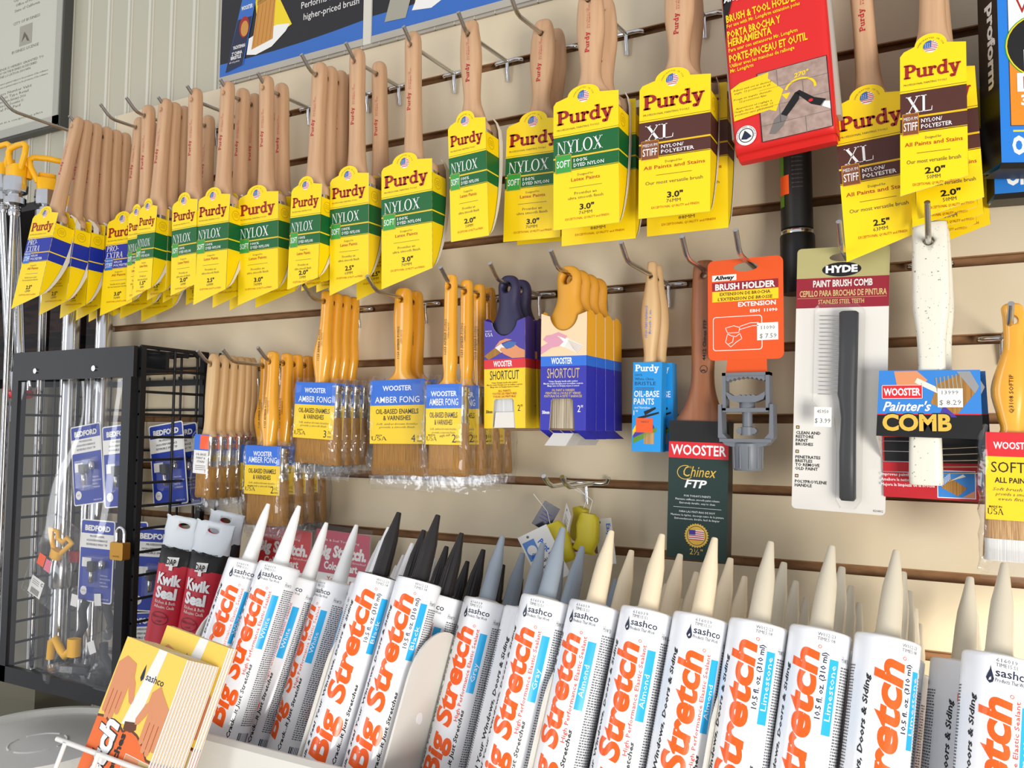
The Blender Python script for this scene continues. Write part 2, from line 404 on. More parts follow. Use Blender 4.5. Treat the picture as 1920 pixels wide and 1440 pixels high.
for i in range(52):
    x = -3.15 + i * 0.0555
    b.box(x, x + 0.006, 0.0185, 0.0201, 1.66, 2.7, 'bead_line')
    b.box(x + 0.011, x + 0.013, 0.0185, 0.0201, 1.66, 2.7, 'bead_line')
struct('trim_1', b)
b = MB(); b.box(-3.2, 2.2, -4.5, 1.0, -0.05, 0.0, 'floor'); struct('floor', b)
b = MB(); b.box(-3.2, -1.30, 0.35, 0.40, 0.0, 1.66, 'shelf_grey'); b.box(-1.262, 1.2, 0.0195, 0.05, 0.0, 1.70, 'mdf'); struct('wall_left', b)
# open dark shelving in the recess to the left of the slatted panel
sh = thing('shelf_unit', 'dark grey shelving in the recess behind the metal poles', 'shelf', (-1.9, 0.2, 0))
b = MB(); b.box(-0.85, 0.60, 0.10, 0.13, 0.0, 1.70, 'shelf_grey'); b.box(-0.85, 0.60, -0.179, 0.10, 1.645, 1.662, 'shelf_dark'); b.build('back_panel', sh)
for z in (0.75, 1.10, 1.33, 1.52):
    b = MB(); b.box(-0.85, 0.60, -0.12, 0.10, z, z + 0.02, 'shelf_dark'); b.build('shelf', sh)
for i, x in enumerate((-1.83, -1.71, -1.59, -1.47, -1.36)):
    b = MB(); b.box(-.05, .05, -.05, .05, 0, .16, 'brick_dark', .004)
    o = tag(b.build('paint_carton'), 'dark carton on the recess shelf, number %s from the wall panel' % ('five', 'four', 'three', 'two', 'one')[i], 'carton', 'cartons on the dark recess shelf')
    o.location = (x, 0.19, 1.3505)
b = MB(); b.box(-1.9, -1.335, -0.05, 0.10, 0.0, 1.30, 'olive'); struct('trim_2', b)
# counter below the display
ct = MB(); ct.box(-1.9, 0.9, -0.50, -0.005, 0.0, 0.42, 'counter'); o = ct.build('counter')
tag(o, 'low counter under the caulk display and bucket', 'counter')

# ------------------------------------------------------------------ hooks
_hooks = {}
def hook_parts(tip, prong=True, rise=0.010, drop=0.0):
    key = (round(tip, 3), prong, rise, drop)
    if key in _hooks: return _hooks[key]
    a = MB(); L = -tip
    a.tube([(0, 0.002, 0), (0, -L + 0.026, -drop), (0, -L + 0.019, 0.0012 - drop), (0, -L + 0.013, 0.0045 - drop), (0, -L + 0.0015, 0.0045 + rise - drop), (0, -L, 0.0055 + rise - drop)], 0.0025, 'wire', 10)
    p = MB()
    p.tube([(-0.019, 0.004, 0.0), (-0.0185, -0.003, 0), (-0.014, -0.0055, 0), (0.014, -0.0055, 0), (0.0185, -0.003, 0), (0.019, 0.004, 0)], 0.0024, 'chrome', 8)
    if prong:
        p.tube([(0, -0.0062, 0.0015), (0, -0.0058, -0.012), (0, -0.0040, -0.020), (0, -0.0036, -0.026)], 0.0026, 'chrome', 8)
    _hooks[key] = (a.mesh('arm'), p.mesh('bracket'))
    return _hooks[key]
def hook(x, g, tip, label, rise=0.010, group='slatwall peg hooks', drop=0.0):
    am, pm = hook_parts(tip, True, rise, drop)
    t = thing('peg_hook', label, 'hook', (x, 0, g if isinstance(g, float) else Zg(g)), group=group)
    link('arm', am, t); link('bracket', pm, t)
    return t

# ------------------------------------------------------------------ paintbrushes in yellow sleeves
def flag(mb, cx, cz, r, y):
    mb.disc(cx, cz, r, y, 'white', n=24)
    for i in range(7):
        zz = cz + r * (0.86 - i * 0.286); z1 = zz - r * 0.145
        c0 = math.sqrt(max(r * r - (zz - cz) ** 2, 0)); c1 = math.sqrt(max(r * r - (z1 - cz) ** 2, 0)); c = min(c0, c1)
        if c > 0: mb.rect(cx - c, cx + c, z1, zz, y - .00008, 'flag_red')
    pts = [(cx + r * math.cos(R(a)), cz + r * math.sin(R(a))) for a in range(82, 196, 8)] + [(cx + .08 * r, cz - .2 * r)]
    mb.poly(pts, y - .00016, 'flag_blue')
    for i in range(3):
        for j in range(3): mb.disc(cx - (.7 - .27 * j) * r, cz + (.5 - .25 * i) * r, .06 * r, y - .00024, 'white', n=5)

FAM = {'nylox': ('green', 'lime', 'gold'), 'xl': ('brown', 'brown_box', 'box_gold'), 'pro': ('blue_band', 'blue_box', 'box_gold')}
SZ = {1.5: ('1.5', '38MM', .038), 2.0: ('2.0', '50MM', .050), 2.5: ('2.5', '63MM', .061), 3.0: ('3.0', '76MM', .073), 3.5: ('3.5', '88MM', .085)}
_pb = {}
def purdy_meshes(fam, size, sash):
    key = (fam, size, sash)
    if key in _pb: return _pb[key]
    band, boxc, lin = FAM[fam]; num, mm, w = SZ[size]
    h0 = (-0.165 if sash == 2 else -0.150) if sash else -0.109
    HL, HR = (0.148, 0.130) if sash else (0.137, 0.137)
    if size < 2.5 and sash: HL, HR = 0.131, 0.119
    if size == 3.5: HL = HR = 0.150
    # --- handle
    hb = MB(); e = 2.8
    if sash:
        prof = [(.0185, .0030, .0030), (.0178, .0058, .0050), (.0155, .0080, .0066), (.011, .0095, .0076), (.0, .0102, .0080), (-.03, .0100, .0082), (-.075, .0098, .0086), (-.108, .0104, .0090), (-.128, .0118, .0092), (-.143, .016, .0090), (-.152, .9 * w / 2, .0088), (-.168, .9 * w / 2, .0088)]
    else:
        k = min(1.0, w / .073)
        prof = [(.0185, .004, .0030), (.0175, .008, .0045), (.014, .0105, .0060), (.006, .0128 * (.6 + .4 * k), .0068), (-.012, .0150 * (.6 + .4 * k), .0075), (-.035, .0152 * (.6 + .4 * k), .0078), (-.060, .0120 * (.65 + .35 * k), .0080), (-.078, .0108 * (.65 + .35 * k), .0085), (-.092, .0150 * (.6 + .4 * k), .0090), (-.106, .9 * w / 2 * .8, .0090), (-.114, .9 * w / 2, .0088), (-.128, .9 * w / 2, .0088)]
    hb.rings([superring(0, 0, z, a, b_, 22, e) for z, a, b_ in interp(prof, 4)][::-1], 'beech')
    if sash == 2: hb.v = [(a, b_, c * (.165 / .150) if c < 0 else c) for a, b_, c in hb.v]
    hm = bored(hb.mesh('handle'), .0036)
    mb = MB(); yf = -.00835 if sash else -.0079
    zt = -.082 if sash else -.058
    serif(mb, 'Purdy', 0, 1, 0, 1, 'handle_red', 0, slab, fn=lambda u, v: (-.0006 - v * .0048 + .002, yf - .0004, zt + u * .022))
    text(mb, '3.0 Angular Trim', .0024, zt + .026, .0016, 'handle_red', w=.026, align='l', y=yf - .0004, rot=90, res=1)
    text(mb, 'Hand Made in USA', .0000, zt + .026, .0013, 'handle_red', w=.022, align='l', y=yf - .0004, rot=90, res=1)
    pr = mb.mesh('printed_name')
    # --- ferrule and bristles
    fb = MB(); zf = h0 - .012
    fb.rings([superring(0, 0, z, a, b_, 24, 5) for z, a, b_ in ((zf + .002, .45 * w, .0088), (zf + .001, .46 * w, .0094), (zf - .012, .46 * w, .0094), (zf - .0125, .455 * w, .0089), (zf - .015, .455 * w, .0089), (zf - .0155, .46 * w, .0094), (zf - .030, .46 * w, .0090))][::-1], 'ferrule')
    bb = MB(); bb.rings([superring(0, 0, z, .44 * w, d, 20, 5) for z, d in ((zf - .028, .0088), (h0 - .09, .0075), (h0 - HR + .012, .004))][::-1], 'white_bristle' if fam != 'pro' else 'softip_bristle')
    # --- card sleeve
    s = MB(); yF = -.0155; q = w / .073; hw = w / 2
    top = h0; rt = .25 * w
    tabc = -.03 * w
    tab = [(tabc + rt * math.cos(R(a)), top + .0135 * math.sin(R(a)) ** .8) for a in range(8, 173, 9)]
    out = [(-hw, top - HL), (hw, top - HR), (hw, top)] + tab + [(-hw + .003, top), (-hw, top - .004)]
    s.prism(out, yF, yF + .0006, 'yellow', 'card_white', 'card_in')
    y = yF - .00015
    b1 = (top - .0385, top - .0605); b2 = (top - .0622, top - .0748)
    for a, c in (b1, b2): s.rect(-hw, hw, c, a, y, band)
    for zz in (top - .0365, top - .0375): s.rect(-hw, hw, zz - .0004, zz, y, band if zz == top - .0365 else 'yellow')
    s.rect(-hw, hw, top - .0617, top - .0611, y, lin); s.rect(-hw, hw, top - .0760, top - .0753, y, band)
    y2 = y - .00015; y3 = y2 - .00015
    serif(s, 'Purdy', -hw * .88, hw * .84, top - .0258, .0152 * (.55 + .45 * q), 'red_print', y2, slab, gap=-.02)
    text(s, 'PROFESSIONAL PAINTING TOOLS', -hw * .88, top - .0322, .0020 * (.6 + .4 * q), 'grey_print', w=hw * 1.3, align='l', y=y2, res=1)
    if fam == 'nylox':
        serif(s, 'NYLOX', -hw * .88, hw * .52, top - .0572, .0135 * (.65 + .35 * q), 'white', y2, roman)
        st, l1, l2 = 'SOFT', '100%', 'DYED NYLON'; w1 = .17
    elif fam == 'xl':
        serif(s, 'XL', -hw * .82, -hw * .02, top - .0575, .0150, 'white', y2, roman)
        st, l1, l2 = 'STIFF', 'NYLON/', 'POLYESTER'; w1 = .25
    else:
        serif(s, 'PRO-', -hw * .9, -hw * .12, top - .0478, .0082, 'white', y2, roman, shear=.12)
        serif(s, 'EXTRA', -hw * .9, hw * .16, top - .0592, .0094, 'white', y2, roman, shear=.12)
        st, l1, l2 = 'STIFF', 'NYLON', 'POLYESTER'; w1 = .2
    s.rect(-hw * .93, -hw * .43, top - .0775, top - .0580, y2, boxc); s.frame(-hw * .93, -hw * .43, top - .0775, top - .0580, .0004, y3, lin)
    text(s, st, -hw * .68, top - .0715 - (.002 if fam != 'nylox' else 0), .0072, 'white', w=hw * .42, y=y3, bold=.01)
    if fam != 'nylox': text(s, 'MEDIUM', -hw * .68, top - .0642, .0030, 'white', w=hw * .42, y=y3, res=1)
    text(s, l1, -hw * .36, top - .0675, .0034, 'white', w=w1 * w * 1.25, align='l', y=y2, bold=.012, res=1)
    text(s, l2, -hw * .36, top - .0728, .0036, 'white', w=hw * .92, align='l', y=y2, bold=.012, res=1)
    text(s, 'Designed for', 0, top - .0825, .0024, 'grey_print', w=w * .24, y=y2, res=1)
    text(s, 'All Paints and Stains' if fam == 'xl' else ('All Paints' if fam == 'pro' else 'Latex Paints'), 0, top - .0878, .0035, 'redbrown', w=w * (.86 if fam == 'xl' else .44), y=y2, bold=.01)
    s.rect(-hw * .5, hw * .5, top - .0946, top - .0942, y2, band)
    if fam == 'xl': text(s, 'Our most versatile brush', 0, top - .1035, .0034, 'grey_print', w=w * .8, y=y2)
    elif fam == 'pro':
        text(s, 'Holds more paint', 0, top - .1015, .0026, 'grey_print', w=w * .48, y=y2, res=1); text(s, 'for increased production', 0, top - .1055, .0026, 'grey_print', w=w * .62, y=y2, res=1)
    else:
        text(s, 'Provides an', 0, top - .1022, .0030, 'grey_print', w=w * .34, y=y2, res=1); text(s, 'ultra smooth finish', 0, top - .1070, .0030, 'grey_print', w=w * .54, y=y2, res=1)
    zz = (top - .1185 if HL > .135 else top - .1135) - (.012 if size == 3.5 else 0)
    text(s, num + '"', .02 * w, zz, .0056 * (.75 + .25 * q), 'dark', w=w * .22 if q > .7 else w * .3, y=y2, bold=.03)
    text(s, mm, 0, zz - .0050, .0034, 'grey_print', w=w * .2, y=y2, res=1)
    text(s, 'EXCEPTIONAL QUALITY and FINISH', .02 * w, zz - .0100, .0024, 'redbrown', w=w * .66, y=y2, res=1)
    flag(s, tabc, top + .0012, .0064 * (.6 + .4 * q), y)
    arc_text(s, 'HANDCRAFTED IN USA', tabc, top - .001, .0108 * (.62 + .38 * q), .0014, 'grey_print', y, 165, 15)
    # side walls: printed wedge, white inner card wrapping round behind it
    dep = .030
    def back(t): return dep * max(0.0, 1 - t ** 2.2) ** .8
    N = 14; zs = [(top - .016) - (HR - .016) * i / N for i in range(N + 1)]
    for sx in (1, -1):
        x = hw * sx; Hs = HR if sx == 1 else HL
        zs = [(top - .016) - (Hs - .016) * i / N for i in range(N + 1)]
        for i in range(N):
            ta, tb = i / N, (i + 1) / N
            za, zb = zs[i], zs[i + 1]; ya, yb = yF + .0003 + back(ta), yF + .0003 + back(tb)
            cuts = [za] + [c for c in (b1[0], b1[1], b2[0], b2[1]) if zb < c < za] + [zb]
            for c0, c1 in zip(cuts, cuts[1:]):
                mid = (c0 + c1) / 2
                mm_ = band if (b1[1] < mid < b1[0] or b2[1] < mid < b2[0]) else 'yellow'
                f0 = (za - c0) / (za - zb); f1 = (za - c1) / (za - zb)
                y0_, y1_ = ya + (yb - ya) * f0, ya + (yb - ya) * f1
                s.add([(x, yF, c0), (x, y0_, c0), (x, y1_, c1), (x, yF, c1)], [(0, 1, 2, 3) if sx == 1 else (3, 2, 1, 0)], mm_)
            wa, wb = .0095 * (1 - ta) ** .45, .0095 * (1 - tb) ** .45
            xo = x + .0006 * sx
            s.add([(xo, ya, za), (xo, ya + wa, za), (xo, yb + wb, zb), (xo, yb, zb)], [(0, 1, 2, 3)], 'card_white')
            s.add([(-hw, ya + wa, za), (hw, ya + wa, za), (hw, yb + wb, zb), (-hw, yb + wb, zb)], [(0, 1, 2, 3)], 'card_in') if sx == 1 else None
        ytop = yF + back(0)
        s.add([(x + .0006 * sx, ytop + .0095, top - .016), (x + .0006 * sx, ytop, top - .016), (x + .0006 * sx, ytop - .001, top - .006), (x + .0006 * sx, ytop - .006, top + .001), (x + .0006 * sx, ytop - .012, top + .003), (x + .0006 * sx, ytop - .010, top + .005), (x + .0006 * sx, ytop - .001, top + .003), (x + .0006 * sx, ytop + .0075, top - .004)], [list(range(8))], 'card_white')
        # round stamp on the side
        n = 18; r0, r1 = .0062, .0070
        vs = []
        for i in range(n + 1):
            a = 2 * math.pi * i / n
            vs += [(x + .0002 * sx, yF + .012 + r0 * math.cos(a), top - .027 + r0 * math.sin(a)), (x + .0002 * sx, yF + .012 + r1 * math.cos(a), top - .027 + r1 * math.sin(a))]
        s.add(vs, [(2 * i, 2 * i + 1, 2 * i + 3, 2 * i + 2) for i in range(n)], 'emblem')
        for dz in (-.0022, 0, .0022):
            s.add([(x + .0002 * sx, yF + .008, top - .027 + dz), (x + .0002 * sx, yF + .016, top - .027 + dz), (x + .0002 * sx, yF + .016, top - .0262 + dz), (x + .0002 * sx, yF + .008, top - .0262 + dz)], [(0, 1, 2, 3)], 'emblem')
    s.add([(-hw, ytop + .0095, top - .016), (hw, ytop + .0095, top - .016), (hw, ytop, top + .003), (-hw, ytop, top + .003)], [(0, 1, 2, 3)], 'card_in')
    _pb[key] = (hm, pr, fb.mesh('ferrule'), bb.mesh('bristles'), s.mesh('card_sleeve'))
    return _pb[key]

ORD = ['first', 'second', 'third', 'fourth', 'fifth', 'sixth', 'seventh']
BANDNAME = {'nylox': 'green', 'xl': 'brown', 'pro': 'blue'}
def purdy(fam, size, sash, x, y, z, tilt, label, pitch=0.0, group='brushes in yellow card sleeves'):
    hm, pr, fm, bm_, sm = purdy_meshes(fam, size, sash)
    t = thing('paintbrush', label, 'paintbrush', (x, y, z - .0012), (R(-pitch), R(tilt), 0), group)
    h = link('handle', hm, t); link('printed_name', pr, h)
    link('ferrule', fm, t); link('bristles', bm_, t); link('card_sleeve', sm, t)
    return t

# top row, left to right: (hook x, tip y, [(family, inch, sash, y, tilt, yaw, dx)])
TOP = [
    (-1.190, -.128, 'leftmost', [('pro', 2.5, 1, -.116, 15.0), ('pro', 2.5, 1, -.100, 7.5), ('pro', 2.5, 1, -.083, 3.0), ('pro', 2.5, 1, -.064, .8), ('pro', 2.5, 1, -.047, -.5), ('pro', 2.5, 1, -.030, -1.5)]),
    (-1.106, -.135, 'second', [('pro', 3.0, 1, -.066, 4.0), ('pro', 3.0, 1, -.044, .5), ('pro', 3.0, 1, -.022, -4.0)]),
    (-1.050, -.133, 'third', [('nylox', 1.5, 1, -.094, -1.0)]),
    (-1.006, -.113, 'fourth', [('nylox', 1.5, 1, -.100, 3.8), ('nylox', 1.5, 1, -.084, 1.4), ('nylox', 1.5, 1, -.066, -1.2), ('nylox', 1.5, 1, -.020, 0)]),
    (-.936, -.121, 'fifth', [('nylox', 2.0, 1, -.105, -1.2)]),
    (-.877, -.115, 'sixth', [('nylox', 2.5, 1, -.101, 1.4), ('nylox', 2.5, 1, -.073, 0), ('nylox', 2.5, 1, -.050, -2.2)]),
    (-.815, -.107, 'seventh', [('nylox', 3.0, 1, -.089, -2.6), ('nylox', 3.0, 1, -.060, -3.4)]),
    (-.707, -.139, 'eighth', [('nylox', 2.0, 1, -.104, 2.0), ('nylox', 2.0, 1, -.084, .4), ('nylox', 2.0, 1, -.063, -1.6), ('nylox', 2.0, 1, -.044, -3.2)]),
    (-.652, -.120, 'ninth', [('nylox', 2.5, 1, -.096, -2.0), ('nylox', 2.5, 1, -.050, -4.0)]),
    (-.563, -.121, 'tenth', [('nylox', 3.0, 1, -.100, -1.4)]),
    (-.483, -.126, 'eleventh', [('nylox', 2.0, 0, -.098, -2.8)]),
    (-.407, -.143, 'twelfth', [('nylox', 3.0, 0, -.058, 1.4), ('nylox', 3.0, 0, -.026, 1.0)]),
    (-.323, -.155, 'thirteenth', [('nylox', 3.0, 0, -.116, -.4), ('nylox', 3.5, 0, -.078, 0)]),
    (-.230, -.150, 'fourteenth', [('xl', 3.0, 0, -.103, .6), ('xl', 3.5, 0, -.068, -.2)]),
    (-.063, -.130, 'fifteenth', [('xl', 2.5, 1, -.085, -3.5)]),
    (0.000, -.125, 'sixteenth', [('xl', 2.0, 1, -.100, .6), ('xl', 2.0, 2, -.080, -1.8), ('xl', 2.0, 2, -.064, -.9), ('xl', 2.0, 2, -.048, -2.0), ('xl', 2.0, 2, -.032, -1.0), ('xl', 2.5, 1, -.018, -2.4)]),
]
for hx, tip, hn, L in TOP:
    drop = {-.407: .012, -.323: .016, -.230: .012, -.707: .015, -.483: .008, -.063: .018, 0.0: -.005}.get(hx, .004)
    hook(hx, 'A', tip, 'steel peg hook, %s from the left in the top row of hooks' % hn, drop=drop)
    for i, (fam, size, sash, y, tilt) in enumerate(L):
        zl = Zg('A') - drop * min(1.0, y / (tip + .026))
        first = '%s-inch brush, %s-banded yellow sleeve, ' % (SZ[size][0], BANDNAME[fam])
        where = ('alone on the %s top-row hook' if len(L) == 1 else ('front of the stack on the %s top-row hook' if i == 0 else ORD[i] + ' back on the %s top-row hook')) % hn
        pitch = 0.0
        if len(L) > 1 and hx < -.6: pitch, tilt = tilt * .62, tilt * .12
        if hx == 0.0: pitch = (7.0, 7.0, 6.0, 4.5, 3.0, 1.0)[i]
        purdy(fam, size, sash, hx, y, zl, tilt, first + where, pitch, group='brushes on the %s top-row hook' % hn if len(L) > 1 else 'brushes in yellow sleeves hanging alone')
hook(-1.222, 1.7048, -.215, 'long bare steel peg hook above the yellow-guarded poles at left')

# ------------------------------------------------------------------ amber-handled brushes in clear bags
def crumple(mb, w, d, z0, z1, m, seed, nx=7, nz=12, amp=.0013, flare=.004):
    """clear bag drawn round the brush: front, back and crinkled side seams"""
    rnd = random.Random(seed); rg = []
    n = 22
    for k in range(nz + 1):
        z = z0 + (z1 - z0) * k / nz
        a = w / 2 + flare * (0.4 + 0.6 * rnd.random()); b_ = d * (1.0 if 1 < k < nz else .6)
        r = superring(0, 0, z, a, b_, n, 6)
        rg.append([(x + rnd.uniform(-amp, amp) * .6, y + rnd.uniform(-amp, amp) * (.5 if y < 0 and abs(x) < .35 * w else 1.0), zz + rnd.uniform(-amp, amp)) for x, y, zz in r])
    for a_, b2 in zip(rg, rg[1:]):
        for i in range(n):
            j = (i + 1) % n
            q = [a_[i], a_[j], b2[j], b2[i]]
            side = abs(sum(p[0] for p in q) / 4) > .43 * w or q[0][2] < z0 + .014
            mb.add(q, [(0, 1, 2, 3)], m if side else 'bag_flat', True)

_ab = {}
def amber_meshes(kind):
    if kind in _ab: return _ab[kind]
    #        width, label top, label bottom, bristle end, handle profile(z, half width, half depth, cx)
    spec = {
        '3': (.071, -.107, -.180, -.213, 'curvy'), '4': (.088, -.102, -.182, -.221, 'wide'), '2': (.050, -.112, -.180, -.215, 'slim'),
        '2.5': (.066, -.112, -.176, -.216, 'curvy'), 'soft': (.042, -.094, -.166, -.198, 'curvy'), 'tan': (.030, -.098, -.152, -.186, 'tan')}[kind]
    w, lt, lb, be, hk = spec
    hm_ = 'pale_wood' if kind == 'tan' else 'amber'
    k = lt
    if hk == 'curvy': prof = [(.0145, .003, .003, 0), (.0135, .006, .005, 0), (.010, .0082, .0065, 0), (0, .0080, .0072, .001), (-.022, .0076, .0072, .001), (k + .062, .0092, .0078, .0), (k + .036, .0138, .0088, -.002), (k + .014, .0104, .0082, -.001), (k + .003, .0088, .0082, 0), (k - .003, .012, .0082, 0), (k - .008, .45 * w * .9, .0085, 0), (k - .02, .45 * w, .0085, 0)]
    elif hk == 'wide': prof = [(.0155, .004, .003, 0), (.0145, .008, .005, 0), (.010, .0112, .0065, 0), (0, .0122, .0072, 0), (-.025, .0138, .0080, 0), (-.055, .0120, .0082, 0), (k + .022, .0104, .0085, 0), (k + .010, .0115, .0085, 0), (k + .003, .019, .0085, 0), (k - .003, .030, .0085, 0), (k - .008, .45 * w, .0085, 0), (k - .02, .45 * w, .0085, 0)]
    elif hk == 'slim': prof = [(.0145, .003, .003, 0), (.0135, .0055, .005, 0), (.010, .0070, .0060, 0), (0, .0074, .0066, 0), (-.03, .0075, .0070, 0), (-.06, .0078, .0074, 0), (k + .028, .0082, .0078, 0), (k + .014, .0066, .0074, 0), (k + .006, .0075, .0078, 0), (k + .001, .013, .0082, 0), (k - .006, .45 * w, .0085, 0), (k - .02, .45 * w, .0085, 0)]
    else: prof = [(.0150, .003, .003, 0), (.014, .005, .0045, 0), (.008, .0078, .0062, 0), (-.005, .0088, .0068, 0), (-.03, .0092, .0072, 0), (k + .045, .0088, .0075, 0), (k + .025, .0072, .0072, 0), (k + .008, .0078, .0075, 0), (k - .006, .45 * w, .0075, 0), (k - .016, .45 * w, .0075, 0)]
    hb = MB(); hb.rings([superring(cx, 0, z, a, b_, 22, 2.5) for z, a, b_, cx in interp(prof, 4)][::-1], hm_)
    hm = bored(hb.mesh('handle'), .0040)
    t = MB()
    zt = {'3': -.078, '4': -.075, '2': -.078, '2.5': -.088, 'soft': -.078, 'tan': -.08}[kind]
    if kind != 'tan':
        num = {'3': '1123 AMBER FONG', '4': '1123 AMBER FONG', '2': '1233 AMBER FONG', '2.5': '1123 AMBER FONG', 'soft': 'Q3108 SOFTIP'}[kind]
        yf = -.0092
        text(t, num, .0002, zt, .0030, 'dark', w=.040 if kind != 'soft' else .032, align='l', y=yf, rot=90, res=1)
        if kind != 'soft': text(t, 'CHINA BRISTLE', .0040, zt + .018, .0018, 'dark', w=.018, align='l', y=yf, rot=90, res=1)
    pr = t.mesh('printed_name') if t.v else None
    f = MB(); f.rings([superring(0, 0, z, .47 * w * s_, .0100, 24, 4) for z, s_ in ((lt - .003, 1), (lt - .012, 1), (lt - .0125, .985), (lt - .0145, .985), (lt - .015, 1), (lt - .034, 1), (lt - .0345, .985), (lt - .037, .985), (lt - .0375, 1), (lt - .044, 1))][::-1], 'ferrule')
    for i in range(3):
        f.tube([(.47 * w, -.004 + .004 * i, lt - .008), (.47 * w + .0012, -.004 + .004 * i, lt - .008)], .0011, 'brass_nail', 6)
    b_ = MB()
    bm_ = 'softip_bristle' if kind == 'soft' else 'bristle'
    flag_z = be
    zs = [lt - .042, lt - .06, be + .02, be + .004]
    rnd = random.Random(3)
    rr = [superring(0, 0, z, (.455 + .02 * i) * w, .0105 - .0008 * i, 30, 4.5) for i, z in enumerate(zs)]
    last = [(x * 1.0, y * .75, be + rnd.uniform(-.0014, .0014)) for x, y, z in rr[-1]]
    b_.rings((rr + [last])[::-1], bm_)
    if kind == 'soft':
        b_.rings([superring(0, 0, z, .50 * w, .0092, 30, 4.5) for z in (be + .016, be - .002)][::-1], 'white_bristle')
    # printed card label on the front
    l = MB(); lw = .475 * w; yl = -.0122; cut = lt - .4 * (lt - lb)
    if kind == 'tan':
        l.prism([(-lw, lb), (lw, lb), (lw, lt), (-lw, lt)], yl, yl + .0006, 'price', 'card_white')
        l.rect(-lw, lw, lt - .022, lt, yl - .0001, 'wooster_blue'); y2 = yl - .0002
        l.rect(-lw * .2, lw * 1.0, lt - .020, lt - .001, y2 - .0001, 'orange_tag')
        text(l, 'OIL-BASE', 0, lt - .029, .0030, 'dark', w=lw * 1.4, y=y2, res=1); text(l, 'PAINT &', 0, lt - .034, .0030, 'dark', w=lw * 1.2, y=y2, res=1); text(l, 'STAIN', 0, lt - .039, .0030, 'dark', w=lw, y=y2, res=1)
        for i in range(3): l.rect(-lw * .7, lw * .7, lt - .0435 - i * .0026, lt - .0428 - i * .0026, y2, 'grey_text')
        text(l, '1', lw * .7, lb + .002, .0045, 'dark', y=y2, res=1)
    else:
        top_m = 'wooster_red' if kind == 'soft' else 'wooster_blue'
        yel = 'wooster_yellow'
        hh = lt - lb
        if kind == 'soft': cut = lt - .020
        l.prism([(-lw, lb), (lw, lb), (lw, lt), (-lw, lt)], yl, yl + .0006, yel, 'card_white')
        l.rect(-lw, lw, cut, lt, yl - .0001, top_m); y2 = yl - .0002
        text(l, 'WOOSTER', 0, lt - (.0135 if kind != 'soft' else .0135), .0060 if w > .06 else .0054, 'white', w=lw * (1.06 if w > .06 else 1.45), y=y2, bold=.022)
        if kind == 'soft':
            text(l, 'SOFTIP', 0, cut - .013, .0085, 'dark', w=lw * 1.6, y=y2); text(l, 'ALL PAINTS', 0, cut - .0215, .0042, 'dark', w=lw * 1.35, y=y2, bold=.02)
            lines = ['Soft brush tips', 'provide a smooth', 'even finish']; zq = cut - .028
        else:
            text(l, 'AMBER FONG', 0, cut + .0034, .0074, 'white', w=lw * 1.62, y=y2, bold=.006)
            text(l, 'OIL-BASED ENAMELS', 0, cut - .0105, .0058, 'dark', w=lw * 1.55, y=y2, bold=.014); text(l, '& VARNISHES', 0, cut - .0185, .0056, 'dark', w=lw * 1.0, y=y2, bold=.014)
            lines = ['Soft, amber-brown bristles', 'provide a smooth finish']; zq = cut - .0245
        for i, q in enumerate(lines): text(l, q, 0, zq - i * .0040, .0026, 'grey_print', w=lw * (1.5 - .2 * i), y=y2, shear=.3, res=1)
        text(l, 'MADE IN', -lw * .65, lb + .0098, .0016, 'dark', y=y2, bold=.02, res=1)
        serif(l, 'USA', -lw * .94, -lw * .36, lb + .0042, .0050, 'dark', y2, roman)
        text(l, {'3': '3', '4': '4', '2': '2', '2.5': '2', 'soft': '1'}[kind], lw * .6, lb + .0025, .0090, 'dark', y=y2)
        text(l, {'3': '76', '4': '100', '2': '50', '2.5': '1/2', 'soft': '1/2'}[kind], lw * .82, lb + .0072, .0036, 'dark', y=y2, res=1); text(l, 'mm', lw * .82, lb + .0025, .0030, 'dark', y=y2, res=1)
        if kind == '2': text(l, 'angle sash', .1 * lw, lb + .009, .0030, 'dark', w=lw * .6, y=y2, rot=6, shear=.4, res=1)
    g = MB(); crumple(g, w * 1.02, .0152, be - .012, lt + .006, 'bag', len(kind) * 7 + int(w * 1000), flare=.005)
    g.add([(-w * .55, -.001, be - .012), (w * .55, -.001, be - .012), (w * .56, -.003, be - .020), (-w * .56, .001, be - .019)], [(0, 1, 2, 3)], 'bag')
    _ab[kind] = (hm, pr, f.mesh('ferrule'), b_.mesh('bristles'), l.mesh('label_card'), g.mesh('clear_bag'))
    return _ab[kind]
def amber(kind, x, y, z, tilt, label, group):
    ms = amber_meshes(kind)
    t = thing('bagged_paintbrush', label, 'paintbrush', (x, y, z - .0015), (0, R(tilt), 0), group)
    h = link('handle', ms[0], t)
    if ms[1]: link('printed_name', ms[1], h)
    for nm, me in zip(('ferrule', 'bristles', 'label_card', 'clear_bag'), ms[2:]): link(nm, me, t)
    return t
NTH = ['front', 'second back', 'third back', 'fourth back', 'fifth back', 'rearmost']
hook(-.902, 'F', -.117, 'steel peg hook holding the six small tan-handled brushes')
for i, y in enumerate((-.088, -.071, -.055, -.040, -.028, -.017)):
    amber('tan', -.902, y, Zg('F'), 2.5 - i * .6, 'small bagged tan-handled brush, %s of six beside the black wire cabinet' % NTH[i], 'small tan-handled brushes')
hook(-.857, 'F', -.114, 'bare-ended steel peg hook between the tan-handled and lowest amber brushes')
amber('2.5', -.857, -.034, Zg('F'), 0, 'amber-handled bagged brush alone on the hook right of the tan-handled brushes', 'lowest amber-handled brushes')
hook(-.793, 'F', -.114, 'steel peg hook holding the lowest row of amber-handled brushes')
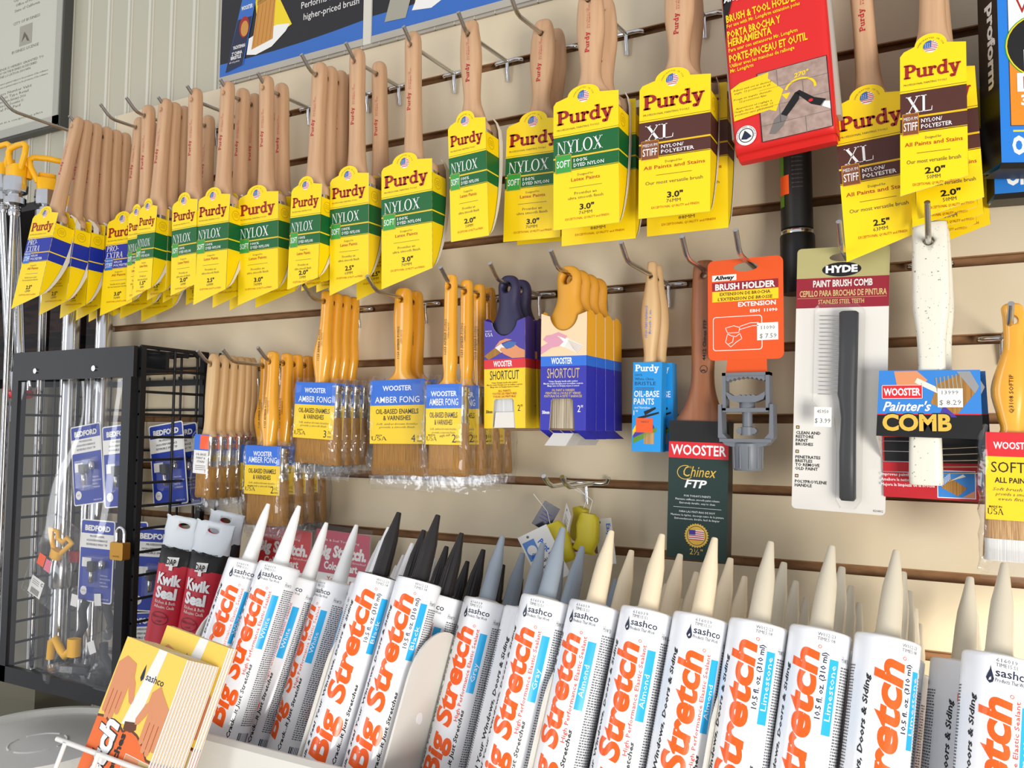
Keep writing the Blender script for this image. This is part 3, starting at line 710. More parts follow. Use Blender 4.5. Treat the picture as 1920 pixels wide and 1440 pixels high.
for i, y in enumerate((-.086, -.060, -.040, -.018)):
    amber('2.5', -.793, y, Zg('F'), .6 - i * .5, 'lowest amber-handled bagged brush with blue and yellow label, %s of four' % NTH[i], 'lowest amber-handled brushes')
hook(-.714, 'E', -.117, 'steel peg hook holding four three-inch amber brushes')
for i, y in enumerate((-.072, -.054, -.036, -.018)):
    amber('3', -.714, y, Zg('E') + .002, 2.6 - i * .2, 'three-inch curvy amber-handled bagged brush, %s of four' % NTH[i], 'three-inch amber brushes')
hook(-.603, 'E', -.130, 'steel peg hook holding two widest amber brushes')
for i, y in enumerate((-.055, -.030)):
    amber('4', -.603, y, Zg('E') - .001, -.6 - i, 'widest amber-handled bagged brush, %s of two' % NTH[i], 'widest amber brushes')
hook(-.496, 'E', -.135, 'steel peg hook holding four slim amber sash brushes')
for i, y in enumerate((-.112, -.077, -.047, -.022)):
    amber('2', -.496, y, Zg('E') - .002, 0 - i * .6, 'slim straight amber-handled bagged brush, %s of four' % NTH[i], 'slim amber brushes')
hook(.051, 'F', -.125, 'steel peg hook through the amber brush at the right edge')
amber('soft', .0530, -.100, Zg('F') + .006, 1.2, 'amber-handled bagged brush with red and yellow label at the right edge', 'red and yellow labelled brush')

# ------------------------------------------------------------------ stubby loop-handled brushes in boxes
_sc = {}
def shortcut_meshes(kind):
    if kind in _sc: return _sc[kind]
    rub = 'navy_rubber' if kind == 'violet' else 'gold_rubber'
    hb = MB()
    prof = [(.0140, .003, .004, 0), (.0130, .0070, .006, 0), (.009, .0112, .0075, 0), (.002, .0134, .0085, 0), (-.008, .0132, .0088, 0), (-.018, .0126, .0090, 0), (-.026, .0140, .0092, 0), (-.034, .0175, .0095, 0), (-.042, .0212, .0098, 0), (-.056, .0230, .0098, 0)]
    hb.rings([superring(cx, 0, z, a, b_, 26, 2.2) for z, a, b_, cx in interp(prof, 4)][::-1], rub)
    hm = bored(hb.mesh('loop_handle'), .0066)
    f = MB(); f.rings([superring(0, 0, z, .0235, .0092, 24, 5) for z in (-.055, -.095)][::-1], 'ferrule')
    br = MB(); br.rings([superring(0, 0, z, a, .0088, 24, 5) for z, a in ((-.093, .0232), (-.158, .0225))][::-1], 'white_bristle' if kind == 'violet' else 'grey_bristle')
    s = MB(); w = .0262; yF = -.0125; dep = .024; top = -.040; bot = -.160
    up, lo = ('violet', 'wooster_yellow') if kind == 'violet' else ('peach', 'deep_blue')
    # front panel with the scooped neck and the bristle window
    arc = [(.0165 * math.cos(R(a)), top + .003 - .019 * math.sin(R(a))) for a in range(10, 171, 10)]
    x0, x1 = -w, w
    wz = bot + (.001 if kind == 'violet' else .000); wt = bot + .033; xa, xb = -.0135, .0115
    outline = [(x1, top + .003)] + arc + [(x0, top + .003), (x0, bot), (xa - .002, bot), (xa, wt - .002), (xa + .002, wt), (xb - .002, wt), (xb, wt - .002), (xb + .002, bot), (x1, bot)]
    s.prism(outline[::-1], yF, yF + .0006, lo, 'card_white', 'card_in')
    split = top - .0425; y = yF - .00012; y2 = y - .00012; y3 = y2 - .00012
    arc2 = [p for p in arc]
    s.poly(([(x1, top + .003)] + arc2 + [(x0, top + .003), (x0, split), (x1, split)])[::-1], y, up)
    bandm = 'wooster_red' if kind == 'violet' else 'wooster_blue'
    s.rect(x0, x1, split - .0105, split, y, bandm)
    text(s, 'WOOSTER', -.002, split - .0082, .0062, 'white', w=.024, y=y2, bold=.025)
    text(s, 'SHORTCUT', 0, split - .0230, .0100, 'dark' if kind == 'violet' else 'tan_print', w=.037, y=y2, bold=.002)
    tc = 'dkbrown' if kind == 'violet' else 'white'
    for i, (q, ww) in enumerate((('Unique Shergrip handle adds comfort', .033), ('Manche souple Shergrip pour un meilleur controle', .045), ('Mango unico de Shergrip mejora el control', .036))):
        text(s, q, 0, split - .0272 - .0024 * i, .0017, tc, w=ww, y=y2, res=1, bold=.01)
    tl = ('ALL PAINTS', 'TOUTES LES PEINTURES', 'TODAS LAS PINTURAS') if kind == 'violet' else ('OIL PAINT & VARNISH', "PEINTURE A L'HUILE ET VERNIS", 'PINTURAS DE ACEITE Y BARNICES')
    for i, q in enumerate(tl):
        text(s, q, 0, split - .0368 - .0032 * i, .0023, 'redbrown' if kind == 'violet' else 'tan_print', w=(.016, .031, .029)[i] if kind == 'violet' else (.026, .040, .043)[i], y=y2, res=1, bold=.02)
    text(s, '2"', .0195, wt - .014, .0068, 'dark' if kind == 'violet' else 'white', y=y2, w=.006)
    text(s, '50mm', -.0195, wt - .016, .0032, 'dark' if kind == 'violet' else 'white', y=y2, w=.0085, bold=.03)
    # picture: a hand holding the brush
    if kind == 'violet':
        text(s, 'MADE IN', -.0205, top - .0105, .0014, 'white', y=y2, res=1); serif(s, 'USA', -.0245, -.0150, top - .0160, .0042, 'white', y2, roman)
    q0 = len(s.v)
    if kind == 'violet':
        s.poly([(-.026, split + .006), (-.012, split + .018), (-.004, split + .010), (-.020, split + .000)], y2, 'bristle'); s.poly([(-.012, split + .018), (-.004, split + .024), (.003, split + .014), (-.004, split + .010)], y2, 'card_light')
        s.poly([(-.003, split + .022), (.006, split + .027), (.016, split + .024), (.012, split + .018), (.003, split + .015)], y3, 'flag_blue')
        s.poly([(-.012, split + .019), (-.006, split + .028), (.002, split + .031), (.010, split + .029), (.003, split + .027), (-.004, split + .024)], y3, 'skin')
        s.poly([(.026, split + .001), (.010, split + .001), (-.001, split + .008), (-.006, split + .014), (-.004, split + .018), (.002, split + .017), (.008, split + .016), (.014, split + .021), (.019, split + .016), (.026, split + .012)], y3, 'skin')
    else:
        s.poly([(-.026, split + .003), (-.014, split + .012), (-.005, split + .014), (.0, split + .020), (-.003, split + .024), (-.010, split + .031), (-.020, split + .030), (-.024, split + .024), (-.018, split + .019), (-.026, split + .014)], y3, 'skin_pink')
        s.poly([(-.020, split + .028), (-.006, split + .034), (.004, split + .028), (.002, split + .024), (-.006, split + .029), (-.014, split + .026)], y3 - .0001, 'skin_pink')
        s.poly([(-.008, split + .016), (-.003, split + .028), (.006, split + .024), (.001, split + .012)], y2, 'price'); s.poly([(.006, split + .024), (.022, split + .014), (.016, split + .003), (.001, split + .012)], y2, 'card_white')
        for i in range(6): s.poly([(.005 + .001 * i, split + .022 - .002 * i), (.0215 - .001 * i, split + .0125 - .0018 * i), (.0213 - .001 * i, split + .0122 - .0018 * i), (.0048 + .001 * i, split + .0217 - .002 * i)], y3, 'photo_pink')
    s.v = s.v[:q0] + [(x_, y_, split + (z_ - split) * .74) for x_, y_, z_ in s.v[q0:]]
    # sides, back, bottom flap
    for sx in (-1, 1):
        xx = sx * w; o = (0, 1, 2, 3) if sx > 0 else (3, 2, 1, 0)
        sideup = 'box_gold' if kind == 'gold' else up
        for a, c, mm_ in ((split, top + .003, sideup), (split - .0105, split, bandm), (bot, split - .0105, lo)):
            s.add([(xx, yF, a), (xx, yF + dep, a), (xx, yF + dep, c - (.001 if mm_ == sideup else 0)), (xx, yF, c)], [o], mm_)
        s.add([(xx, yF + .002, top + .003), (xx, yF + dep - .002, top + .002), (xx, yF + dep * .6, top + .0055), (xx, yF + dep * .3, top + .0058)], [o], sideup)
    s.rect(-w, w, bot, top + .003, yF + dep, 'card_in')
    if kind == 'violet':
        s.prism([(xa - .001, bot + .0005), (xb + .001, bot + .0005), (xb, bot + .018), (xa + .001, bot + .018)], yF + .002, yF + .0026, 'card_light')
        s.add([(-.004, yF, bot), (w, yF + .002, bot), (w - .002, yF + .016, bot - .003), (.0, yF + .014, bot - .003)], [(0, 1, 2, 3)], 'card_in')
    else:
        for xa_, xb_ in ((-w, -.0155), (.0135, w)):
            s.add([(xa_, yF, bot), (xb_, yF, bot), (xb_ + .006, yF + .014, bot - .009), (xa_ + .006, yF + .014, bot - .009)], [(0, 1, 2, 3)], lo)
        s.add([(-.012, yF + .003, bot - .003), (.011, yF + .003, bot - .003), (.008, yF - .010, bot - .016), (-.016, yF - .010, bot - .016)], [(0, 1, 2, 3)], 'card_light')
    _sc[kind] = (hm, f.mesh('ferrule'), br.mesh('bristles'), s.mesh('card_box'))
    return _sc[kind]
def shortcut(kind, x, y, z, tilt, label, group):
    ms = shortcut_meshes(kind)
    t = thing('boxed_paintbrush', label, 'paintbrush', (x, y, z - .0035), (0, R(tilt), 0), group)
    for nm, me in zip(('loop_handle', 'ferrule', 'bristles', 'card_box'), ms): link(nm, me, t)
hook(-.435, 'E', -.130, 'steel peg hook holding the two navy loop-handled brushes')
for i, y in enumerate((-.084, -.056)):
    shortcut('violet', -.435, y, Zg('E') - .001, -.8 - i * 1.0, 'navy loop-handled brush in purple and yellow box, %s' % ('front one', 'the one behind')[i], 'navy loop-handled brushes')
hook(-.348, 'E', -.159, 'steel peg hook holding the four gold loop-handled brushes')
for i, y in enumerate((-.112, -.087, -.062, -.037)):
    shortcut('gold', -.348, y, Zg('E') - .003, .4 - i * .3, 'gold loop-handled brush in peach and blue box, %s of four' % NTH[i], 'gold loop-handled brushes')

# ------------------------------------------------------------------ small blue-boxed brushes
def blue_brush(y, tilt, label, meshes=[]):
    if not meshes:
        hb = MB(); prof = [(.0160, .0035, .003), (.0150, .0048, .0045), (.006, .0055, .0055), (-.010, .0070, .0068), (-.030, .0100, .0082), (-.050, .0105, .0086), (-.072, .0080, .0078), (-.088, .0068, .0072), (-.110, .0120, .0070)]
        hb.rings([superring(0, 0, z, a, b_, 20, 2.2) for z, a, b_ in interp(prof, 4)][::-1], 'pale_wood')
        hm = bored(hb.mesh('handle'), .0028)
        t = MB(); text(t, 'HIGH PERFORMANCE', -.001, -.066, .0022, 'wooster_blue', w=.034, align='l', y=-.0093, rot=90, res=1); text(t, 'Brush 1 in.', .003, -.062, .0020, 'wooster_blue', w=.026, align='l', y=-.0093, rot=90, res=1)
        s = MB(); w = .0158; yF = -.009; top = -.092; bot = -.186
        s.prism([(-w, bot), (w, bot), (w, top), (-w, top)], yF, yF + .017, 'azure')
        y1 = yF - .00012; y2 = y1 - .00012
        serif(s, 'Purdy', -w * .85, w * .8, top - .0095, .0070, 'white', y1, slab, gap=-.02)
        text(s, '100%', -w * .85, top - .0145, .0022, 'dark', w=.008, align='l', y=y1, res=1); text(s, 'White China', -w * .85, top - .019, .0026, 'dark', w=w * 1.3, align='l', y=y1, res=1)
        text(s, 'BRISTLE', -w * .85, top - .0242, .0036, 'navy_print', w=w * 1.45, align='l', y=y1)
        for i in range(2): s.rect(-w * .8, w * .5, top - .0275 - i * .002, top - .0270 - i * .002, y1, 'dark')
        text(s, 'OIL-BASE', -w * .9, top - .0365, .0062, 'white', w=w * 1.75, align='l', y=y1, bold=.015); text(s, 'PAINTS', -w * .9, top - .0445, .0062, 'white', w=w * 1.4, align='l', y=y1, bold=.015)
        text(s, 'and Varnishes', -w * .85, top - .0490, .0024, 'white', w=w * 1.1, align='l', y=y1, res=1); text(s, '1"', -w * .9, top - .0560, .0050, 'white', align='l', y=y1)
        s.poly([(-w * .2, top - .052), (w * .6, top - .047), (w * .65, top - .049), (-w * .1, top - .056)], y1, 'dark'); s.poly([(-w * .6, top - .058), (w * .85, top - .052), (w * .85, top - .054), (-w * .6, top - .061)], y1, 'dark')
        s.poly([(-w * .9, top - .074), (w * .5, top - .066), (w * .6, top - .070), (-w * .9, top - .080)], y1, 'violet'); s.poly([(-w * .9, top - .080), (w * .7, top - .068), (w * .7, top - .073), (-w * .9, top - .086)], y1, 'pole_green')
        s.poly([(-w * .95, top - .072), (-w * .5, top - .060), (-w * .3, top - .064), (-w * .95, top - .078)], y1, 'wooster_yellow')
        s.rect(-w * .15, w * .55, bot + .008, bot + .020, y1, 'softip_bristle')
        s.rect(-w * .72, w * .45, top - .074, top - .059, y2 - .0001, 'orange_tag'); text(s, '08450', -w * .1, top - .064, .0024, 'grey_print', y=y2 - .0003, res=1)
        meshes += [hm, t.mesh('printed_name'), s.mesh('card_box')]
    t = thing('boxed_paintbrush', label, 'paintbrush', (-.272, y, Zg('E') - .002), (0, R(tilt), 0), 'small blue-boxed brushes')
    h = link('handle', meshes[0], t); link('printed_name', meshes[1], h); link('card_box', meshes[2], t)
hook(-.272, 'E', -.161, 'steel peg hook holding two pale-handled brushes in small blue boxes')
blue_brush(-.066, 1.2, 'pale-handled brush in small blue box with orange price sticker, in front')
blue_brush(-.045, -1.4, 'pale-handled brush in small blue box, half hidden behind its twin')
# ------------------------------------------------------------------ brown-handled brush in a dark green card
hook(-.215, 'E', -.150, 'steel peg hook holding the brown-handled brush', rise=.012)
t = thing('paintbrush', 'brown-handled brush in dark green card sleeve with red stripe, behind grey clamp', 'paintbrush', (-.215, -.066, Zg('E') - .006), (0, R(1.5), 0))
hb = MB(); prof = [(.0165, .004, .003), (.0155, .008, .0045), (.010, .0118, .006), (-.005, .0125, .0068), (-.045, .0130, .0075), (-.075, .0118, .0080), (-.105, .0115, .0085), (-.122, .0140, .0085), (-.138, .0200, .0085), (-.150, .0270, .0085), (-.165, .0275, .0085)]
hb.rings([superring(0, 0, z, a, b_, 22, 2.8) for z, a, b_ in interp(prof, 4)][::-1], 'brown_wood')
h = link('handle', bored(hb.mesh('handle'), .0036), t)
p = MB(); text(p, '4412 Chinex FTP', .0045, -.088, .0030, 'dark', w=.042, align='l', y=-.0086, rot=90, bold=.02, res=1); p.ring(.003, -.097, .0035, .0040, -.0086, 'dark'); text(p, '3', .0045, -.0985, .004, 'dark', y=-.0086, rot=90, bold=.03)
p.build('printed_name', h)
s = MB(); w = .0305; yF = -.0115; top = -.150; bot = -.290
s.prism([(-w, bot), (w, bot), (w, top), (-w, top)], yF, yF + .020, 'dk_green', 'dark'); y1 = yF - .00012; y2 = y1 - .00012
s.rect(-w, w, top - .022, top, y1, 'dark'); s.rect(-w, w, top - .038, top - .0215, y2, 'wooster_red')
text(s, 'WOOSTER', 0, top - .0345, .0098, 'white', w=w * 1.85, y=y2 - .0001, bold=.02)
text(s, 'Chinex', .002, top - .0565, .0105, 'gold', w=w * 1.1, y=y1, shear=.3)
s.ring(-w * .42, top - .0525, .0078, .0086, y1, 'gold', a0=40, a1=320, ez=.85)
text(s, 'FTP', -.002, top - .0675, .0075, 'white', w=w * .75, y=y1, bold=.03, shear=.25)
def para(mb, lines, cx, z, dz, h, m, w, y, align='c', **k):
    for i, q in enumerate(lines): text(mb, q, cx, z - i * dz, h, m, y=y, align=align, maxw=w, res=1, **k)
para(s, ("FOR TODAY'S PAINTS", 'Maintains stiffness, smooth paint release', 'Extremely durable, easy to clean'), 0, top - .077, .0036, .0019, 'white', w * 1.8, y1)
s.rect(-w * .8, w * .8, top - .0880, top - .0877, y1, 'white')
para(s, ('PARA LAS PINTURAS DE HOY', 'Mantiene la rigidez, descarga suave de la pintura', 'Extremadamente durable, facil de limpiar'), 0, top - .093, .0036, .0019, 'white', w * 1.8, y1)
zc = top - .1155
s.poly([((.0125 if i % 2 else .0112) * math.cos(2 * math.pi * i / 56), zc + (.0125 if i % 2 else .0112) * math.sin(2 * math.pi * i / 56)) for i in range(56)], y1, 'gold')
s.disc(0, zc, .0098, y2, 'dk_green'); s.disc(0, zc, .0092, y2 - .0001, 'gold'); s.rect(-.0075, .0075, zc - .0045, zc + .0055, y2 - .0002, 'white')
for i in range(5): s.rect(-.0075, .0075, zc - .0045 + i * .0020, zc - .0035 + i * .0020, y2 - .0003, 'flag_red')
s.rect(-.0075, -.001, zc + .0008, zc + .0055, y2 - .0004, 'violet')
text(s, '2½"', 0, bot + .0055, .0056, 'gold', y=y1)
s.build('card_sleeve', t)

# ------------------------------------------------------------------ orange-carded grey clamp
hook(-.166, 'E', -.145, 'steel peg hook through the orange card of the grey clamp', rise=.014)
t = thing('brush_clamp', 'grey plastic brush clamp hanging from an orange card', 'clamp', (-.169, -.088, Zg('E')), (0, 0, 0))
s = MB()
def rrect(x0, x1, z0, z1, r, n=5):
    pts = []
    for cx, cz, a0 in ((x1 - r, z0 + r, -90), (x1 - r, z1 - r, 0), (x0 + r, z1 - r, 90), (x0 + r, z0 + r, 180)):
        pts += [(cx + r * math.cos(R(a0 + 90 * i / n)), cz + r * math.sin(R(a0 + 90 * i / n))) for i in range(n + 1)]
    return pts
def with_hole(me, c, rx, rz):
    tmp = link('tmp', weld(me)); cb = MB(); n = 20
    cb.rings([[(c[0] + rx * math.cos(2 * math.pi * i / n), y, c[1] + rz * math.sin(2 * math.pi * i / n)) for i in range(n)] for y in (-.05, .05)], me.materials[0].name)
    co = cb.build('cut'); weld(co.data); md = tmp.modifiers.new('b', 'BOOLEAN'); md.operation = 'DIFFERENCE'; md.object = co; md.solver = 'EXACT'
    dg = bpy.context.evaluated_depsgraph_get(); out = bpy.data.meshes.new_from_object(tmp.evaluated_get(dg))
    bpy.data.objects.remove(tmp); bpy.data.objects.remove(co); return out
s.prism(rrect(-.0375, .0355, -.096, .0045, .006), 0, .0010, 'allway')
card = link('hang_card', with_hole(s.mesh('hang_card'), (.0, -.004), .012, .0045), t)
p = MB(); y1 = -.00015; y2 = -.0003; y3 = -.00045
p.rect(-.033, -.009, -.0165, -.0105, y1, 'price'); text(p, 'Allway', -.021, -.0152, .0038, 'dark', w=.020, y=y2, bold=.04, shear=.2)
text(p, 'BRUSH HOLDER', -.001, -.0255, .0058, 'price', w=.058, y=y2, bold=.035); p.rect(-.033, .031, -.0265, -.0180, y1, 'hyde_red')
p.rect(-.033, .031, -.0375, -.0270, y1, 'wooster_yellow'); text(p, 'EXTENSION DE BROCHA', -.001, -.0315, .0030, 'dkbrown', w=.049, y=y2, bold=.02, res=1); text(p, "L'EXTENSION DE BROSSE", -.001, -.0365, .0030, 'dkbrown', w=.053, y=y2, bold=.02, shear=.1, res=1)
text(p, 'EXTENSION', .0105, -.0432, .0042, 'price', w=.036, y=y2, bold=.03); text(p, 'EBH  11090', .017, -.0495, .0028, 'price', w=.026, y=y2, bold=.03, res=1)
p.poly(rrect(-.0325, .0155, -.0865, -.0525, .003), y1, 'price'); p.poly(rrect(-.0318, .0148, -.0858, -.0532, .0026), y2, 'allway_hot')
def stroke(mb, pts, t_, y, m):
    for a, c in zip(pts, pts[1:]):
        d = Vector((c[0] - a[0], c[1] - a[1])); 
        if d.length < 1e-9: continue
        n = Vector((-d.y, d.x)).normalized() * t_ / 2
        mb.poly([(a[0] - n.x, a[1] - n.y), (c[0] - n.x, c[1] - n.y), (c[0] + n.x, c[1] + n.y), (a[0] + n.x, a[1] + n.y)], y, m)
for pts in ([(-.020, -.064), (-.012, -.062), (-.006, -.064), (-.007, -.069), (-.018, -.069), (-.020, -.064)], [(-.018, -.070), (-.020, -.078), (-.015, -.083), (-.009, -.078), (-.004, -.075), (-.006, -.070), (-.010, -.073), (-.014, -.072), (-.018, -.070)], [(-.012, -.072), (-.013, -.078), (-.017, -.080)], [(-.006, -.063), (.004, -.060), (.012, -.060)], [(-.006, -.066), (.006, -.063), (.012, -.063)]):
    stroke(p, pts, .0006, y3, 'price')
p.rect(.0105, .0305, -.0775, -.0605, y3, 'price'); text(p, '11090', .021, -.0670, .0034, 'grey_text', w=.013, y=y3 - .0001, res=1); text(p, '$ 7.59', .021, -.0755, .0042, 'grey_text', w=.016, y=y3 - .0001, res=1)
p.build('print', card)
n_ = MB(); n_.add([(-.0185, 0, -.095), (.0195, 0, -.095), (.0205, -.004, -.114), (-.0195, -.004, -.114)], [(0, 1, 2, 3)], 'allway'); n_.build('card_tab', card)
g = MB(); G = 'grey_plastic'
g.box(-.0220, -.0185, -.008, .008, -.146, -.109, G); g.box(.0195, .0230, -.008, .008, -.146, -.109, G); g.box(-.0220, .0230, -.008, .008, -.112, -.109, G)
teeth = [(-.0185, -.112)] + [(-.0185 + .038 * i / 18, -.1135 - .0035 * math.sin(math.pi * i / 18) * -1 - (.0018 if i % 2 else 0) - .003) for i in range(19)] + [(.0195, -.112)]
g.prism(teeth[::-1], -.007, .007, G); g.box(-.0220, .0230, -.008, .008, -.1475, -.1435, G); g.build('upper_frame', t)
j = MB(); jaw = [(-.019, -.129), (-.016, -.135), (-.008, -.138), (.009, -.138), (.017, -.135), (.020, -.129), (.020, -.127), (.012, -.1315)] + [(.010 - .018 * i / 8, -.1318 + (.0015 if i % 2 else 0)) for i in range(9)] + [(-.012, -.1315), (-.019, -.127)]
j.prism(jaw, -.007, .007, G); j.lathe([(.0075, -.1445), (.0075, -.138), (.004, -.137)], G, 16, (.0005, 0)); j.build('moving_jaw', t)
k = MB(); pr_ = []
for i in range(22): pr_.append((.0052 if i % 2 else .0045, -.163 + i * .00085))
k.lathe(pr_, G, 16, (.0005, 0)); k.box(-.0095, .0100, -.004, .004, -.1685, -.1625, G, .002); k.lathe([(.0065, -.170), (.0065, -.162)], G, 16, (.0005, 0)); k.build('thumb_screw', t)
q = MB(); yoke = [(-.0255, -.140), (-.0225, -.140), (-.0215, -.168), (-.0165, -.1735), (.0175, -.1735), (.0225, -.168), (.0235, -.140), (.0265, -.140), (.0268, -.172), (.020, -.1795), (.0140, -.1810), (-.013, -.1810), (-.019, -.1795), (-.0258, -.172)]
q.prism(yoke[::-1], -.010, .010, G); q.box(-.024, .025, -.012, -.0095, -.1765, -.1735, G); q.build('yoke', t)
q = MB(); q.lathe([(.0125, -.204), (.0135, -.2025), (.0142, -.181), (.0142, -.178)], G, 24, (.0005, 0))
for i in range(10):
    a = 2 * math.pi * i / 10
    q.tube([(.0005 + .0138 * math.cos(a), .0138 * math.sin(a), -.2020), (.0005 + .0142 * math.cos(a), .0142 * math.sin(a), -.181)], .0009, G, 6)
q.build('pole_socket', t)

# ------------------------------------------------------------------ steel brush comb in a blister card
hook(-.078, 'E', -.135, 'steel peg hook through the tan top of the comb blister card', rise=.014)
t = thing('blister_comb', 'black-handled steel brush comb in tan, red and white blister card', 'comb', (-.080, -.084, Zg('E') - .004), (0, R(1.9), 0))
s = MB(); s.prism(rrect(-.0410, .0400, -.236, .012, .004), 0, .0007, 'card_light')
s.poly(rrect(-.0410, .0400, -.034, .012, .004), -.00012, 'hyde_tan')
card = link('backing_card', with_hole(s.mesh('backing_card'), (.0, .002), .012, .004), t)
p = MB(); y1 = -.0003; y2 = -.00045
p.rect(-.0410, .0400, -.0455, -.0170, y1, 'hyde_red'); p.disc(-.001, -.0095, .0172, y1, 'dark', .0068, 28)
text(p, 'HYDE', -.001, -.0122, .0062, 'white', w=.028, y=y2, bold=.05)
text(p, 'PAINT BRUSH COMB', 0, -.0255, .0060, 'card_light', w=.052, y=y2, bold=.03); text(p, 'CEPILLO PARA BROCHAS DE PINTURA', 0, -.0345, .0055, 'tan_print', w=.076, y=y2, bold=.02); p.rect(-.040, .038, -.0363, -.0360, y2, 'tan_print'); text(p, 'STAINLESS STEEL TEETH', -.001, -.0418, .0040, 'tan_print', w=.040, y=y2, bold=.015)
pk = MB(); pk.rect(-.020, -.005, -.158, -.140, -.0195, 'price'); text(pk, '45950', -.0125, -.1455, .0030, 'grey_text', w=.010, y=-.0197, res=1); text(pk, '$ 3.99', -.0125, -.1545, .0042, 'grey_text', w=.0135, y=-.0197, res=1); pk.build('price_sticker', t)
for zz, L in ((-.161, ('CLEAN AND', 'RESTORE', 'PAINT', 'BRUSHES')), (-.184, ('PENETRATES', 'BRISTLES', 'TO REMOVE', 'OLD PAINT')), (-.207, ('POLYPROYLENE', 'HANDLE'))):
    pk = MB(); pk.rect(-.0385, -.0355, zz + .0005, zz + .0035, y1, 'dark'); pk.rect(-.0379, -.0361, zz + .0011, zz + .0029, y2, 'tan_print')
    para(pk, L, -.0385, zz - .0045, .0036, .0027, 'dark', .03, y1, 'l', bold=.02); pk.build('bullet_text', card)
p.build('print', card)
p = MB(); text(p, '420802', .034, -.2335, .0020, 'grey_text', y=y1, res=1); p.build('item_number', card)
k = MB(); rg = []
for z, x0, x1, b_ in ((-.0505, .0005, .0135, .004), (-.052, -.0015, .0155, .006), (-.090, -.0010, .0155, .0065), (-.128, -.0015, .0150, .0065), (-.134, .0000, .0150, .0065), (-.150, .0020, .0150, .0065), (-.180, .0010, .0155, .0068), (-.222, .0018, .0162, .0065), (-.2245, .0035, .0145, .004)):
    rg.append(superring((x0 + x1) / 2, -.008, z, (x1 - x0) / 2, b_, 18, 3))
k.rings(rg[::-1], 'black_plastic'); k.build('handle', t)
for i in range(20):
    z = -.0545 - i * .00385
    k = MB(); k.tube([(.002, -.008, z), (-.0175, -.008, z + .0004), (-.0195, -.008, z + .0004)], [.0006, .0006, .0002], 'chrome', 6); k.build('tooth', t)
k = MB(); bl = interp([(-.046, .014), (-.049, .021), (-.090, .0215), (-.134, .0215), (-.150, .016), (-.224, .0155), (-.230, .010)], 3)
rg = []
for z, a in bl:
    xr = .0205; xl = -.0235 if z > -.136 else max(-.0235, -.0235 + (-.136 - z) * 1.4) if z > -.152 else -.0015
    if z < -.228 or z > -.047: xr, xl = .016, xl + .004
    rg.append([(xl, -.0008, z), (xl + .001, -.0185, z), (xr - .001, -.0185, z), (xr, -.0008, z)])
for a, c in zip(rg, rg[1:]):
    k.add(a + c, [(0, 1, 5, 4), (1, 2, 6, 5), (2, 3, 7, 6)], 'blister', False)
k.build('clear_blister', t)

